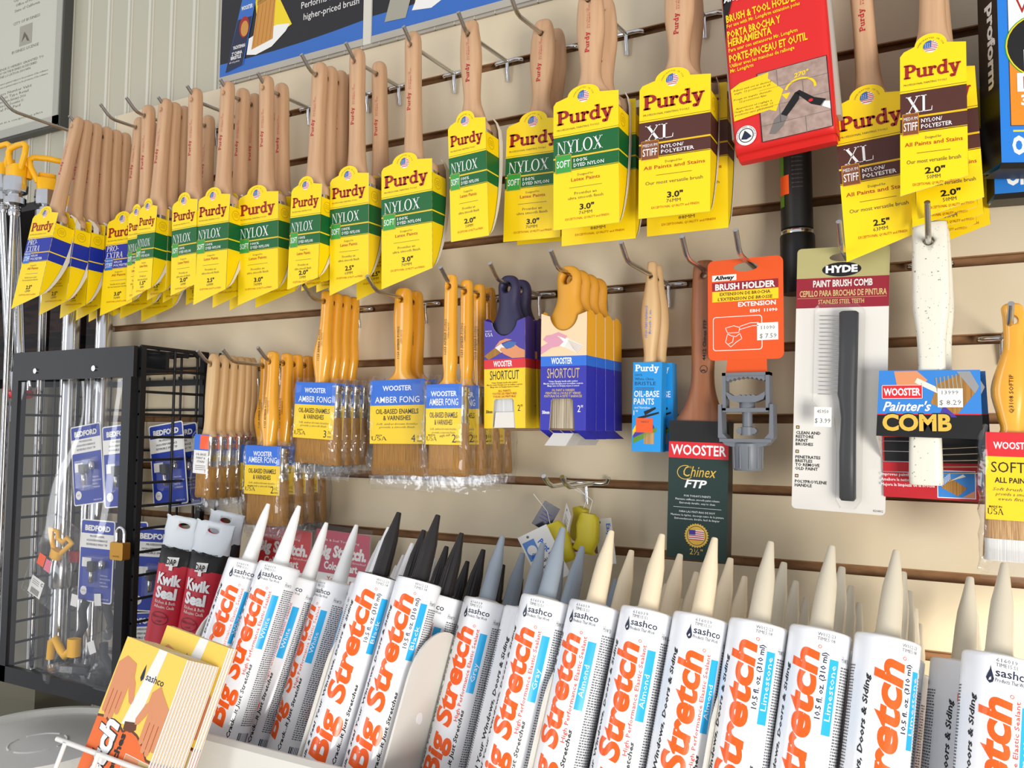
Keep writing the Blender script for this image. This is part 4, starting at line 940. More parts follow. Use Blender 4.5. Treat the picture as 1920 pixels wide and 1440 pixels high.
# ------------------------------------------------------------------ speckled-handled wire combs in boxes
hook(-.008, 'E', -.145, 'steel peg hook through the speckled white handle', rise=.020)
_cm = []
def comb(x, y, tilt, label):
    if not _cm:
        hb = MB(); prof = [(.0150, .011, .0070), (.0140, .0125, .0085), (.010, .0140, .0095), (-.040, .0148, .0105), (-.060, .0145, .0105), (-.085, .0118, .0100), (-.108, .0108, .0098), (-.122, .0112, .0098), (-.190, .0132, .0095), (-.212, .0132, .0092), (-.2145, .0120, .008)]
        hb.rings([superring(.001 * (1 if z > -.12 else -5), 0, z, a, b_, 24, 4.0) for z, a, b_ in interp(prof, 4)][::-1], 'speckle')
        hm = bored(hb.mesh('handle'), .0048, (.0, 0, -.0015))
        wires = MB()
        for i in range(5):
            for j in range(5):
                wires.tube([(.008, -.004 + .002 * j, -.183 - i * .0052), (.034, -.006 + .003 * j, -.181 - i * .0055)], .00042, 'brass_nail', 5)
        st = MB()
        for i in range(4): st.tube([(-.016, -.003, -.177 - i * .009), (-.040, -.003, -.177 - i * .009)], .0004, 'chrome', 5)
        s = MB(); yF = -.0125; top = -.116; x0, x1 = -.0405, .0370
        bb = top - .0575
        s.prism([(x0 - .003, bb + .001), (x1 + .001, bb - .001), (x1, top), (x0, top + .001)], yF, yF + .0006, 'comb_blue', 'card_white'); y1 = yF - .00012; y2 = y1 - .00012; y3 = y2 - .00012; y4 = y3 - .00012
        s.poly([(x0 - .003, bb + .001), (x1 + .001, bb - .001), (x1 + .001, bb + .020), (x0 - .002, bb + .020)], y1, 'dark')
        s.rect(x0 - .002, x1, bb + .0195, bb + .0205, y2, 'wooster_red')
        s.poly([(x0 + .012, top), (x0 + .030, top), (x0 + .038, top - .008), (x0 + .032, top - .015), (x0 + .014, top - .012)], y1, 'skin')
        s.poly([(x0 + .030, top - .006), (x0 + .052, top - .018), (x0 + .050, top - .022), (x0 + .028, top - .010)], y2, 'speckle')
        s.poly([(x0 + .046, top - .011), (x0 + .066, top - .002), (x0 + .076, top - .016), (x0 + .060, top - .038), (x0 + .040, top - .028)], y1, 'bristle'); s.poly([(x0 + .060, top - .001), (x0 + .070, top - .001), (x1 - .001, top - .014), (x1 - .004, top - .020)], y2, 'ferrule')
        for i in range(7): s.poly([(x0 + .044 + i * .003, top - .006 + i * .0005), (x0 + .0452 + i * .003, top - .006 + i * .0005), (x0 + .0462 + i * .003, top - .018 + i * .0005), (x0 + .045 + i * .003, top - .018 + i * .0005)], y3, 'brass_nail')
        s.poly([(x0 + .050, top - .030), (x0 + .060, top - .040), (x0 + .046, top - .040)], y2, 'violet')
        s.rect(x0 + .002, x0 + .034, top - .024, top - .012, y3, 'wooster_red'); s.frame(x0 + .002, x0 + .034, top - .024, top - .012, .0004, y4, 'white'); text(s, 'WOOSTER', x0 + .018, top - .0210, .0060, 'white', w=.029, y=y4, bold=.03)
        text(s, "Painter's", x0 + .0215, top - .0345, .0078, 'white', w=.038, y=y3, bold=.02, shear=.35)
        text(s, 'COMB', x0 + .029, bb + .0060, .0136, 'dark', w=.0555, y=y3, bold=.07, res=4); text(s, 'COMB', x0 + .029, bb + .0063, .0130, 'gold', w=.0535, y=y4, bold=.04, res=4)
        s.rect(x0 + .0455, x0 + .0645, top - .0315, top - .0155, y4, 'price'); text(s, '13999', x0 + .055, top - .0205, .0032, 'grey_text', w=.0125, y=y4 - .0001, res=1); text(s, '$ 8.29', x0 + .055, top - .0295, .0042, 'grey_text', w=.0165, y=y4 - .0001, res=1)
        s.add([(x1, yF, top), (x1, yF + .026, top), (x1, yF + .026, bb - .018), (x1, yF, bb)], [(0, 1, 2, 3)], 'comb_blue'); s.add([(x0, yF, top), (x0, yF + .026, top), (x0, yF + .026, bb - .02), (x0 - .003, yF, bb)], [(3, 2, 1, 0)], 'card_white')
        s.add([(x1 + .0002, yF, bb + .019), (x1 + .0002, yF + .026, bb + .019), (x1 + .0002, yF + .026, bb - .018), (x1 + .0002, yF, bb)], [(0, 1, 2, 3)], 'dark')
        s.add([(x0, yF, top), (x1, yF, top), (x1, yF + .026, top), (x0, yF + .026, top)], [(0, 1, 2, 3)], 'comb_blue')
        yb = yF + .024; lo = -.228
        s.prism([(x0 + .001, lo + .001), (x1 - .001, lo), (x1, top), (x0, top)], yb, yb + .0006, 'card_red', 'card_white'); y1 = yb - .00012; y2 = y1 - .0001; y3 = y2 - .0001
        s.rect(x0 + .002, x1, bb - .022, bb, y1, 'dark')
        para(s, ('Improves paintbrush cleaning', 'Ameliore le nettoyage du pinceau', 'Mejora la limpieza de la brocha'), x0 + .042, lo + .0200, .0046, .0026, 'white', .043, y1, 'r', bold=.01)
        s.rect(x0 + .044, x1 - .004, lo + .002, lo + .026, y1, 'white'); s.rect(x0 + .0447, x1 - .0047, lo + .0027, lo + .0253, y2, 'comb_blue')
        s.poly([(x0 + .047, lo + .011), (x0 + .055, lo + .019), (x0 + .067, lo + .011), (x0 + .060, lo + .004)], y3, 'bristle'); s.poly([(x0 + .050, lo + .016), (x0 + .054, lo + .017), (x0 + .064, lo + .023), (x0 + .066, lo + .021)], y3 - .0001, 'speckle'); s.poly([(x0 + .063, lo + .003), (x1 - .005, lo + .003), (x1 - .005, lo + .009)], y3, 'skin')
        for i in range(6): s.rect(x0 + .0475 + .0012 * i, x0 + .048 + .0012 * i, lo + .012 + .0012 * i, lo + .018 + .0012 * i, y3 - .0002, 'price')
        _cm.extend([hm, wires.mesh('wire_brush'), st.mesh('steel_tines'), s.mesh('card_box')])
    t = thing('wire_comb', label, 'comb', (x, y, Zg('E') + .003), (0, R(tilt), 0), 'speckled-handled wire combs')
    for nm, me in zip(('handle', 'wire_brush', 'steel_tines', 'card_box'), _cm): link(nm, me, t)
comb(-.008, -.098, .3, 'speckled white-handled wire comb in blue and red box with price sticker, in front')
comb(-.006, -.068, -1.2, 'speckled white-handled wire comb in a box, mostly hidden behind its twin')

# ------------------------------------------------------------------ red blister box and the black tube below it
t = thing('tool_holder_pack', 'red blister pack with yellow lettering and a brick-wall photo panel', 'package', (-.139, -.110, 1.704), (0, R(-4.0), R(-2)))
s = MB(); w = .047; lo = -.205
body = interp([(.020, w, .016), (.0, w, .0165), (-.10, w * 1.0, .0165), (lo + .010, w * .98, .016), (lo + .002, w * .96, .012), (lo - .004, w * .94, .006)], 3)
s.rings([superring(0, 0, z, a, b_, 36, 9) for z, a, b_ in body][::-1], 'long_red'); bx = s.build('plastic_box', t)
p = MB(); yF = -.0172; y2 = yF - .00015; y3 = y2 - .00015; y4 = y3 - .0001
p.poly([(-w + .002, -.005), (-w + .012, .006), (-w + .018, .013), (w - .002, .016), (w - .002, .021), (-w + .002, .021)], yF, 'dark'); p.poly([(-w + .0015, -.05), (-w + .004, -.025), (-w + .012, .004), (-w + .002, .010)], yF, 'dark')
sl = .10
def ltext(q, x, z, h, m, wd, y=y2, **k): text(p, q, x, z, h, m, w=wd, y=y, rot=math.degrees(math.atan(.02)), align='l', **k)
ltext('MR.', -w + .003, -.0005, .0050, 'white', .011, bold=.03, shear=.3); ltext('LongArm', -w + .015, -.001, .0125, 'white', .052, bold=.05, shear=.3)
for zz, q, h, wd in ((-.025, 'BRUSH & TOOL HOLDER', .0084, .067), (-.0315, 'For use with Mr. LongArm extension poles', .0042, .068), (-.0445, 'PORTA BROCHA Y', .0084, .050), (-.0545, 'HERRAMIENTA', .0084, .041), (-.0610, 'Para usar con extensores Mr. LongArm', .0042, .064), (-.0735, 'PORTE-PINCEAU ET OUTIL', .0084, .072), (-.0800, 'Utiliser avec les manches de rallonge', .0042, .060), (-.0860, 'Mr. LongArm', .0042, .022)):
    ltext(q, -w + .004, zz, h, 'wooster_yellow', wd, bold=.03 if h > .005 else .02, res=1)
px0, px1, pz0, pz1 = -.019, w - .003, lo + .018, -.094
p.rect(px0, px1, pz0, pz1, yF, 'dark'); p.rect(px0 + .0008, px1 - .0008, pz0 + .0008, pz1 - .0008, y2, 'rubble')
for i in range(1, 4): p.rect(px0 + .0008, px1 - .0008, pz1 - i * .024, pz1 - i * .024 + .0006, y3, 'photo_grey')
for i in range(4): p.rect(px0 + .018 + (i % 2) * .022, px0 + .0186 + (i % 2) * .022, max(pz1 - (i + 1) * .024, pz0), pz1 - i * .024, y3, 'photo_grey')
p.ring(.019, -.128, .0118, .0140, y3, 'wooster_yellow', a0=-10, a1=170); p.poly([(.002, -.130), (.010, -.130), (.006, -.138)], y3, 'wooster_yellow'); text(p, "270°", .021, -.112, .0055, 'wooster_yellow', y=y3, bold=.03, shear=.3, rot=6, w=.014)
p.poly([(-.012, -.178), (-.006, -.160), (.002, -.152), (.006, -.160), (.001, -.172), (-.006, -.180)], y3, 'photo_grey'); p.poly([(.0, -.156), (.008, -.142), (.014, -.132), (.018, -.134), (.017, -.142), (.012, -.150), (.005, -.160)], y4, 'dark'); p.poly([(.014, -.132), (.018, -.130), (.030, -.144), (.040, -.150), (.036, -.158), (.027, -.152)], y4, 'dark'); p.poly([(.038, -.152), (.0432, -.154), (.0432, -.164), (.035, -.157)], y4, 'price'); p.disc(.027, -.147, .002, y4 - .0001, 'wooster_red')
p.poly([(-w + .003, -.106), (-w + .012, -.100), (-.008, -.096), (-.009, -.104), (.004, -.124), (-.004, -.150), (-.010, -.146), (-w + .004, -.150)], y3, 'wooster_yellow')
para(p, ('Adjust unit set at desired', 'angle, 12 positions in all.', '', 'Ponga un angulo deseado.', '12 posiciones fijas.', '', "Ajustement et reglage a", "l'angle desire. Au total, 12", 'positions sans glissement.'), -.024, -.110, .0042, .0024, 'dark', .036, y4, 'c', shear=.25)
def remap(z):
    if z > -.086: return -.124 + (z + .086) * .83
    if z > -.094: return -.124 - (-.086 - z)
    return -.132 + (z + .094) * ((-.132 - (lo + .006)) / (-.094 - (lo + .018)))
p.v = [(x_, y_, min(remap(z_), .0205) if z_ < .02 else z_) for x_, y_, z_ in p.v]
p.disc(-.033, lo + .0165, .0095, yF, 'price', n=28); p.ring(-.033, lo + .0165, .0062, .0070, y2, 'navy_print'); p.poly([(-.038, lo + .0135), (-.034, lo + .0215), (-.031, lo + .0185), (-.028, lo + .0145), (-.033, lo + .0125)], y2, 'navy_print'); arc_text(p, 'PROFESSIONAL PAINTERS', -.033, lo + .0165, .0076, .0014, 'navy_print', y2, 200, -20)
p.build('print', bx)
k = MB(); k.rings([superring(0, .004, z, w + .003, .010, 24, 9) for z in (lo + .02, .02)], 'film_grey'); k.build('backing_card', t)
hook(-.130, 'A', -.120, 'steel peg hook holding the red blister pack', drop=.0)
t = thing('extension_handle', 'black tubular pole grip with green strip and orange sticker below the red pack', 'pole grip', (-.129, -.030, 1.47), (0, R(-.6), 0))
k = MB(); k.lathe([(.0158, -.028), (.0158, .17)], 'black_plastic', 28); k.build('tube_body', t)
k = MB(); k.lathe([(.0166, -.095), (.0172, -.05), (.0172, -.036), (.0164, -.034)], 'dark', 28); k.build('rubber_grip', t)
k = MB(); k.lathe([(.0164, -.0345), (.0166, -.031), (.0160, -.030)], 'chrome', 28); k.build('collar', t)
def cyl(r, cx=0, cy=0): return lambda u, v: (cx + r * math.sin(u / r), cy - r * math.cos(u / r), v)
k = MB()
for i in range(5): k.add([cyl(.0160)(-.019 + i * .0016, z) for z in (-.006, .10)] + [cyl(.0160)(-.0174 + i * .0016, z) for z in (.10, -.006)], [(0, 3, 2, 1)], 'pole_green')
for i in range(6): k.add([cyl(.0163)(-.018 + i * .0022, z) for z in (.006, .026)] + [cyl(.0163)(-.0158 + i * .0022, z) for z in (.026, .006)], [(0, 3, 2, 1)], 'orange_tag')
text(k, '05200', -.006, .050, .0028, 'price', fn=cyl(.0161), res=1, w=.010)
for i in range(9): text(k, 'adjusts to any length and locks', .0035, .047 - i * .0044, .0016, 'grey_text', w=.011, fn=cyl(.0161), res=1)
k.build('stickers', t)

# ------------------------------------------------------------------ blue boxes at the right edge
def oil_box(x, y, ztop, zbot, yaw, label, tilt=0):
    t = thing('oil_brush_box', label, 'box', (x, y, zbot), (0, R(tilt), R(yaw)), 'blue boxes at the right edge')
    s = MB(); h = ztop - zbot; w = .090; d = .032
    s.box(0, w, 0, d, 0.004, h, 'oil_blue')
    s.add([(0, 0, .004), (w, 0, .004), (w, .004, 0), (0, .004, 0)], [(0, 1, 2, 3)], 'dark'); s.add([(0, .004, 0), (w, .004, 0), (w, d, 0), (0, d, 0)], [(0, 1, 2, 3)], 'dark')
    s.add([(-.0002, 0, .004), (-.0002, d, .004), (-.0002, d, h), (-.0002, 0, h)], [(3, 2, 1, 0)], 'dark'); s.build('carton', t)
    p = MB(); y1 = -.00015; y2 = -.0003; y3 = -.00045; y4 = -.0006
    text(p, 'OIL & ALKYD', .009, .0115, .0140, 'white', w=.075, align='l', y=y1, bold=.05); p.rect(.010, w - .005, .0300, .0315, y1, 'wooster_yellow'); q0 = len(p.v)
    p.rect(.008, w - .005, .054, .112, y1, 'oil_orange'); p.rect(.008, w - .005, .112, h + .004, y1, 'price'); p.frame(.008, w - .005, .054, h + .004, .0005, y2, 'dark')
    p.disc(.038, .122, .0330, y2, 'lime', .029, 32); p.disc(.038, .122, .0322, y3, 'wooster_yellow', .0282, 32); p.disc(.038, .122, .0312, y4, 'dark', .0272, 32)
    p.rect(.020, .060, .100, .119, y4 - .0001, 'price'); text(p, 'B', .028, .103, .011, 'dark', y=y4 - .0002, bold=.05); text(p, 'WHITE', .040, .125, .0070, 'white', y=y4 - .0001, bold=.03)
    p.rect(.014, .060, .083, .099, y4, 'price'); text(p, 'FLAT', .019, .086, .0095, 'wooster_red', w=.030, align='l', y=y4 - .0001, bold=.04); text(p, '3.0 in', .017, .072, .0080, 'price', align='l', y=y2, bold=.04); text(p, 'cerda', .019, .058, .0080, 'price', align='l', y=y2, bold=.04)
    text(p, 'proform', .018, h - .040, .011, 'dark', w=.05, align='l', y=y2, bold=.03); text(p, 'W', .024, h - .062, .012, 'red_print', y=y2)
    p.v = p.v[:q0] + [(x_, y_, z_ - .019) for x_, y_, z_ in p.v[q0:]]
    text(p, 'proform', .0120, h - .066, .0110, 'price', w=.075, align='l', bold=.04, rot=-90, fn=lambda u, v: (-.0004, d - u - .004, v))
    p.build('print', t); return t
oil_box(.0475, -.118, 1.668, 1.455, 24, 'blue and orange box with black spine, in front at the right edge')
oil_box(.0445, -.072, 1.640, 1.441, 8, 'blue box behind the black-spined box at the right edge')
hook(.085, 'A', -.150, 'steel peg hook holding the blue boxes at the right edge')
# ------------------------------------------------------------------ caulk tubes
TR = .0228; TL = .232; NL = .067
AX = Vector((.11, .33, 1)).normalized()
_ct = {}
COLN = {'White': ('nz_white', 'white'), 'Black': ('nz_black', 'black'), 'Gray': ('nz_grey', 'grey'), 'Almond': ('nz_almond', 'almond'), 'Limestone': ('nz_lime', 'limestone')}
def wraptext(mb, q, s, t, h, m, w, rot=90, align='l', split=True, **k):
    """lettering wrapped round the cartridge; s runs round it, t down from the rim"""
    tmp = MB(); text(tmp, q, s, -t, h, m, w=w, rot=rot, align=align, **k)
    vs = [(x, z) for x, y, z in tmp.v]; fs = tmp.f
    if split:
        bm = bmesh.new(); bv = [bm.verts.new((x, z, 0)) for x, z in vs]
        for f in fs:
            try: bm.faces.new([bv[i] for i in f])
            except ValueError: pass
        lo = min(v[0] for v in vs); hi = max(v[0] for v in vs); c = lo + .0028
        while c < hi:
            bmesh.ops.bisect_plane(bm, geom=bm.verts[:] + bm.edges[:] + bm.faces[:], plane_co=(c, 0, 0), plane_no=(1, 0, 0)); c += .0028
        bm.verts.index_update(); vs = [(v.co.x, v.co.y) for v in bm.verts]; fs = [[v.index for v in f.verts] for f in bm.faces]; bm.free()
    r = TR + .00014
    mb.add([(r * math.sin(x / TR), -r * math.cos(x / TR), z) for x, z in vs], fs, m, False)
def wraprect(mb, s0, s1, t0, t1, m, r=TR + .00010):
    n = max(1, int(abs(s1 - s0) / .002)); vs = []
    for i in range(n + 1):
        a = (s0 + (s1 - s0) * i / n) / TR
        vs += [(r * math.sin(a), -r * math.cos(a), -t1), (r * math.sin(a), -r * math.cos(a), -t0)]
    mb.add(vs, [(2 * i, 2 * i + 2, 2 * i + 3, 2 * i + 1) for i in range(n)], m, True)
def tube_meshes(col):
    if col in _ct: return _ct[col]
    c = MB(); c.lathe([(TR, -TL), (TR, -.003), (TR - .0003, -.0008), (TR - .0010, -.0002)], 'tube_white', 40)
    k = MB(); k.lathe([(TR - .0009, -.0004), (TR - .0012, .0004), (TR - .003, .0002), (.012, .0015), (.0102, .0022)], COLN[col][0] if col in ('Black',) else ('card_light' if col != 'White' else 'nz_white'), 32)
    n = MB()
    if col == 'White': prof = [(.0088, .001), (.0084, .006), (.0072, .022), (.0046, .052), (.0024, NL - .001), (.0019, NL)]
    else: prof = [(.0094, .001), (.0088, .004), (.0080, .026), (.0072, .0385), (.0048, .052), (.0027, NL - .0008), (.0021, NL)]
    n.lathe(prof, COLN[col][0], 20)
    p = MB(); half = math.pi * TR
    for v in (0, 1):
        o = v * half
        a0, a1 = ((.027, .166), (.014, .176))[v]
        wraptext(p, 'Big Stretch', o + .0062, a1, .0180, 'orange', a1 - a0 - .001, bold=.036, shear=.18, res=6)
        p_ = MB(); r_ = TR + .0002
        vs = []
        for i in range(15):
            an = 2 * math.pi * i / 14
            for rr_ in (.0009, .0013):
                q_ = (o + .0066 + rr_ * math.cos(an)) / TR; vs.append((r_ * math.sin(q_), -r_ * math.cos(q_), -(a0 - .0012) + rr_ * math.sin(an)))
        p.add(vs, [(2 * i, 2 * i + 1, 2 * i + 3, 2 * i + 2) for i in range(14)], 'orange')
        if v == 0:
            # drop mark and maker's name above the lettering
            wraptext(p, 'sashco', o - .0040, .0145, .0052, 'navy_print', .0225, rot=0, bold=.01)
            wraptext(p, 'Products That Work', o - .0040, .0183, .0026, 'navy_print', .0210, rot=0, split=False, res=1, shear=.2)
            U = .0042
            d = [(-.0085, -.0225), (-.0070, -.0240), (-.0052, -.0230), (-.0046, -.0208), (-.0054, -.0180), (-.0064, -.0150), (-.0070, -.0122), (-.0074, -.0150), (-.0086, -.0180), (-.0094, -.0206)]
            r = TR + .00014; p.add([(r * math.sin((x + o) / TR), -r * math.cos((x + o) / TR), z + U) for x, z in d], [list(range(len(d)))], 'navy_print')
            d2 = [(-.0078, -.0222), (-.0062, -.0216), (-.0064, -.0196), (-.0074, -.0206)]; r = TR + .00022
            p.add([(r * math.sin((x + o) / TR), -r * math.cos((x + o) / TR), z + U) for x, z in d2], [list(range(4))], 'tube_white')
            wraptext(p, 'High Performance Elastic Sealant', o + .0124, .113, .0033, 'soft_red', .085, bold=.01, split=False, res=1)
            wraprect(p, o + .0138, o + .0212, .031, .086, 'sky'); tb = .086
        else:
            wraptext(p, '10.5 fl. oz. (310 ml)', o + .0125, .063, .0038, 'navy_print', .047, bold=.02, split=False, res=1)
            wraprect(p, o + .0146, o + .0218, .020, .073, 'sky'); tb = .073
        r = TR + .0002
        tmp = MB(); text(tmp, col, o + (.0193 if v == 0 else .0200), -(tb - .010), .0044, 'white', rot=90, align='l', w=.007 * len(col) * .62, res=1)
        p.add([(r * math.sin(x / TR), -r * math.cos(x / TR), z) for x, y, z in tmp.v], tmp.f, 'white')
        wraptext(p, "Won't Crack...it Just Stretches", o + .0165, .196, .0034, 'black', .094, bold=.03, shear=.2, split=False, res=1)
        wraptext(p, 'Caulk & Seal Your Windows, Doors & Siding', o - .0155, .188, .0036, 'black', .160, bold=.03, shear=.2, split=False, res=1)
        # small print: rows of words running round the cartridge
        wraptext(p, 'How to', o + .0245, .0205, .0050, 'grey_text', .009, rot=0, split=False, res=1)
        rnd = random.Random(5 + v); t = .0235
        while t < .160:
            s = o + .0245
            while s < o + .0415:
                L = rnd.uniform(.0010, .0030); wraprect(p, s, min(s + L, o + .042), t, t + .0011, 'grey_text'); s += L + .0007
            t += .0021
        for i in range(9): wraprect(p, o + .0250 + i * .0018, o + .0250 + i * .0018 + rnd.choice((.0006, .0011)), .168, .188, 'navy_print')
        tmp_t = ('616019', 'TIME15:51') if v == 0 else ('W012-23', 'TIME5:08')
        for i, q in enumerate(tmp_t): wraptext(p, q, o - .004 if v == 0 else o + .004, .0050 + i * .0032, .0024, 'grey_text', .013, rot=0, split=False, res=1)
    _ct[col] = (c.mesh('cartridge'), p.mesh('printed_label'), k.mesh('end_cap'), n.mesh('nozzle'))
    return _ct[col]
CN = ['first', 'second', 'third', 'fourth', 'fifth', 'sixth', 'seventh', 'eighth', 'ninth', 'tenth', 'eleventh', 'twelfth', 'thirteenth', 'fourteenth', 'fifteenth', 'sixteenth', 'seventeenth']
RN = ['front row', 'second row', 'third row', 'fourth row', 'back row']
COLS = [  # column x of the nozzle tips, colour, {row: label coordinate (mm) turned to the viewer}
    (-.682, 'White', {0: 9, 4: 30}), (-.636, 'White', {0: 13, 1: 21, 2: 40, 3: 12, 4: 60}), (-.592, 'White', {1: 25, 2: 40, 3: 10}),
    (-.547, 'White', {1: 50, 2: 20, 3: 5}), (-.500, 'Black', {0: 79, 1: 30, 2: 10, 3: 50}), (-.452, 'Black', {0: 80, 1: 16, 2: 40, 3: 20, 4: 60}),
    (-.403, 'Gray', {1: 13, 2: 35}), (-.357, 'Gray', {1: -3, 2: 20}), (-.314, 'Gray', {0: 11, 1: 40, 3: 10}), (-.266, 'Almond', {0: 14, 1: 35, 3: 0, 4: 50}),
    (-.219, 'Almond', {0: 9, 1: 30, 2: 60, 3: 5}), (-.173, 'Almond', {0: 1, 1: 45, 2: 70}), (-.127, 'Limestone', {0: 78, 1: 30, 2: 10, 3: 50}),
    (-.080, 'Limestone', {0: 78, 1: 30, 2: 60, 3: 5}), (-.0335, 'Limestone', {0: 66, 1: 85, 2: 20, 3: 50, 4: 5}), (.014, 'Limestone', {1: 62, 3: 20}), (.0375, 'Limestone', {0: -2}),
]
_rr = random.Random(4)
def caulk(col, tip, sc, label, group):
    ms = tube_meshes(col)
    ax = (AX + Vector((_rr.uniform(-.012, .012), _rr.uniform(-.004, .004), 0))).normalized()
    cap = Vector(tip) - ax * NL
    x = (Vector((1, 0, 0)) - ax * ax.x).normalized(); y = ax.cross(x)
    tc = Vector((0.02, -.88, 1.22)) - (cap - ax * .09)
    az = math.atan2(tc.dot(x), -tc.dot(y))          # where the aisle lies, seen from the tube
    spin = az - sc / 1000 / TR
    m = Matrix(((x.x, y.x, ax.x, cap.x), (x.y, y.y, ax.y, cap.y), (x.z, y.z, ax.z, cap.z), (0, 0, 0, 1))) @ Matrix.Rotation(spin, 4, 'Z')
    t = thing('caulk_tube', label, 'caulk tube', group=group); t.matrix_world = m
    c = link('cartridge', ms[0], t); link('printed_label', ms[1], c); link('end_cap', ms[2], t); link('nozzle', ms[3], t)
    return t
for ci, (x, col, rows) in enumerate(COLS):
    for k, sc in rows.items():
        tip = (x + .0025 * k * (1 if ci > 8 else 0), -.200 + .0465 * k, (1.147 if ci < 7 else 1.143) - .0228 * k)
        if ci == 16: tip = (x, -.200, 1.139)
        caulk(col, tip, sc, '%s-nozzled caulk tube, %s, %s column from the left' % (COLN[col][1], RN[k], CN[ci]), '%s caulk tubes' % COLN[col][1])

# ------------------------------------------------------------------ the tilted tray they stand in
ROW = Vector((0, .0465, -.0228)).normalized(); PERP = Vector((0, .0228, .0465)).normalized()
base0 = Vector((0, -.222, 1.081)) - AX * TL
tr = thing('caulk_display', 'off-white tilted tray display holding the rows of caulk tubes', 'display tray', (-.3, -.25, .42))
def W(o): 
    o.parent = tr; o.matrix_parent_inverse = Matrix.Translation((.3, .25, -.42)); return o
b = MB(); X0, X1 = -.735, .42
z0 = base0.z - .0125; y0 = base0.y - .034
def slope(y): return z0 + (y - y0) * (-.0228 / .0465) - .012
b.add([(X0, y0, slope(y0)), (X1, y0, slope(y0)), (X1, -.055, slope(-.055)), (X0, -.055, slope(-.055)), (X0, y0, slope(y0) - .01), (X1, y0, slope(y0) - .01), (X1, -.055, slope(-.055) - .01), (X0, -.055, slope(-.055) - .01)],
      [(0, 1, 2, 3), (7, 6, 5, 4), (0, 4, 5, 1), (1, 5, 6, 2), (2, 6, 7, 3), (3, 7, 4, 0)], 'tray'); W(b.build('floor_plate'))
b = MB(); ly = -.322; lz = .9365
lip = [(ly + .006, lz - .001), (ly + .002, lz), (ly - .004, lz - .003), (ly - .006, lz - .012), (ly - .008, lz - .030), (ly - .018, lz - .033), (ly - .018, lz - .036), (ly - .004, lz - .036), (ly + .002, lz - .075), (ly + .006, lz - .075)]
b.add([(X0, y, z) for y, z in lip] + [(X1, y, z) for y, z in lip], [(i, (i + 1) % 10, 10 + (i + 1) % 10, 10 + i) for i in range(10)] + [list(range(10))[::-1], list(range(10, 20))], 'tray'); W(b.build('front_lip'))
b = MB(); b.box(X0, X1, ly - .004, ly + .006, .42, lz - .074, 'photo_grey'); W(b.build('front_skirt'))
b = MB(); b.box(X0, X0 + .012, ly, -.06, .42, .80, 'photo_grey'); b.box(X1 - .012, X1, ly, -.06, .42, .80, 'photo_grey'); W(b.build('end_support'))
for dx in (-.708, -.524, -.428, -.290, -.150):
    b = MB(); pts = []
    c0 = Vector((dx - .012, -.252, 1.0))
    H, wdt = .105, .092
    prof = [(-.016, -H - .02), (wdt - .016, -H - .055)] + [(wdt / 2 - .016 + wdt / 2 * math.cos(R(a)), .0 + (wdt / 2) * math.sin(R(a))) for a in range(0, 181, 12)]
    dirx = AX; loc = [c0 + Vector((0, 1, -.30)).normalized() * u + AX * v for u, v in prof]
    n = len(loc)
    b.add([tuple(q) for q in loc] + [tuple(q + Vector((.0022, 0, 0))) for q in loc], [list(range(n)), list(range(n, 2 * n))[::-1]] + [(i, n + i, n + (i + 1) % n, (i + 1) % n) for i in range(n)], 'tray')
    hc = c0 + Vector((0, 1, -.30)).normalized() * .020 - AX * .035
    b.rings([[tuple(hc + Vector((xx, .0045 * math.cos(2 * math.pi * i / 14), .0055 * math.sin(2 * math.pi * i / 14)))) for i in range(14)] for xx in (.0018, .0030)], 'white')
    W(b.build('divider'))

# ------------------------------------------------------------------ brochures in their wire pocket
bro = MB(); bw, bh = .093, .210
bro.prism([(0, -bh), (bw, -bh), (bw, 0), (0, 0)], 0, .0009, 'bro_orange', 'price', 'price'); y1 = -.00012; y2 = -.00024; y3 = -.00036; y4 = -.00048
top_edge = [(0, -.075), (.012, -.073), (.022, -.078), (.034, -.075), (.042, -.079), (.048, -.074), (.062, -.077), (.074, -.083), (.084, -.092), (bw, -.092)]
bro.poly(top_edge + [(bw, 0), (0, 0)], y1, 'bro_yellow'); bro.poly([(.036, -.073), (.056, -.071), (.062, 0), (.050, 0)], y2, 'price')
for a, c in zip(top_edge, top_edge[1:]): stroke(bro, [a, c], .0022, y2, 'dkbrown')
bro.poly([(.040, -.070), (.056, -.067), (.058, -.073), (.052, -.077), (.041, -.077)], y3, 'dkbrown')
for cx, cz, sx in ((.017, -.052, 1), (.0765, -.066, -1)):
    for i in range(4):
        fx = cx + sx * (-.0115 + i * .0062); L_ = (.018, .023, .022, .016)[i]
        pts = [(fx + .0034, cz + .014), (fx - .0034, cz + .014), (fx - .0030, cz - L_ + .003)] + [(fx + .0030 * math.cos(R(a)), cz - L_ + .003 + .0034 * math.sin(R(a))) for a in range(200, 341, 28)] + [(fx + .0030, cz - L_ + .003)]
        bro.poly(pts, y3 - .00004 * i, 'skin')
        if i: stroke(bro, [(fx - sx * .0031, cz + .004), (fx - sx * .0031, cz - L_ + .004)], .0007, y4 - .0001, 'redbrown')
    bro.poly([(cx - .015, cz + .010), (cx + .0135, cz + .010), (cx + .014, cz + .020), (cx + sx * .006 + .004, cz + .032), (cx - .006, cz + .036), (cx - .015, cz + .028)], y4, 'skin')
    th = [(cx + sx * .010, cz + .024), (cx + sx * .018, cz + .016), (cx + sx * .024, cz + .002), (cx + sx * .0225, cz - .003), (cx + sx * .0185, cz - .002), (cx + sx * .0120, cz + .008)]
    bro.poly(th[::-sx], y4 - .00005, 'skin')
text(bro, 'sashco', .046, -.030, .0062, 'navy_print', w=.026, align='l', y=y3, bold=.01); bro.poly([(.0385, -.030), (.041, -.033), (.0435, -.030), (.0425, -.024), (.0405, -.017), (.039, -.024)], y3, 'navy_print')
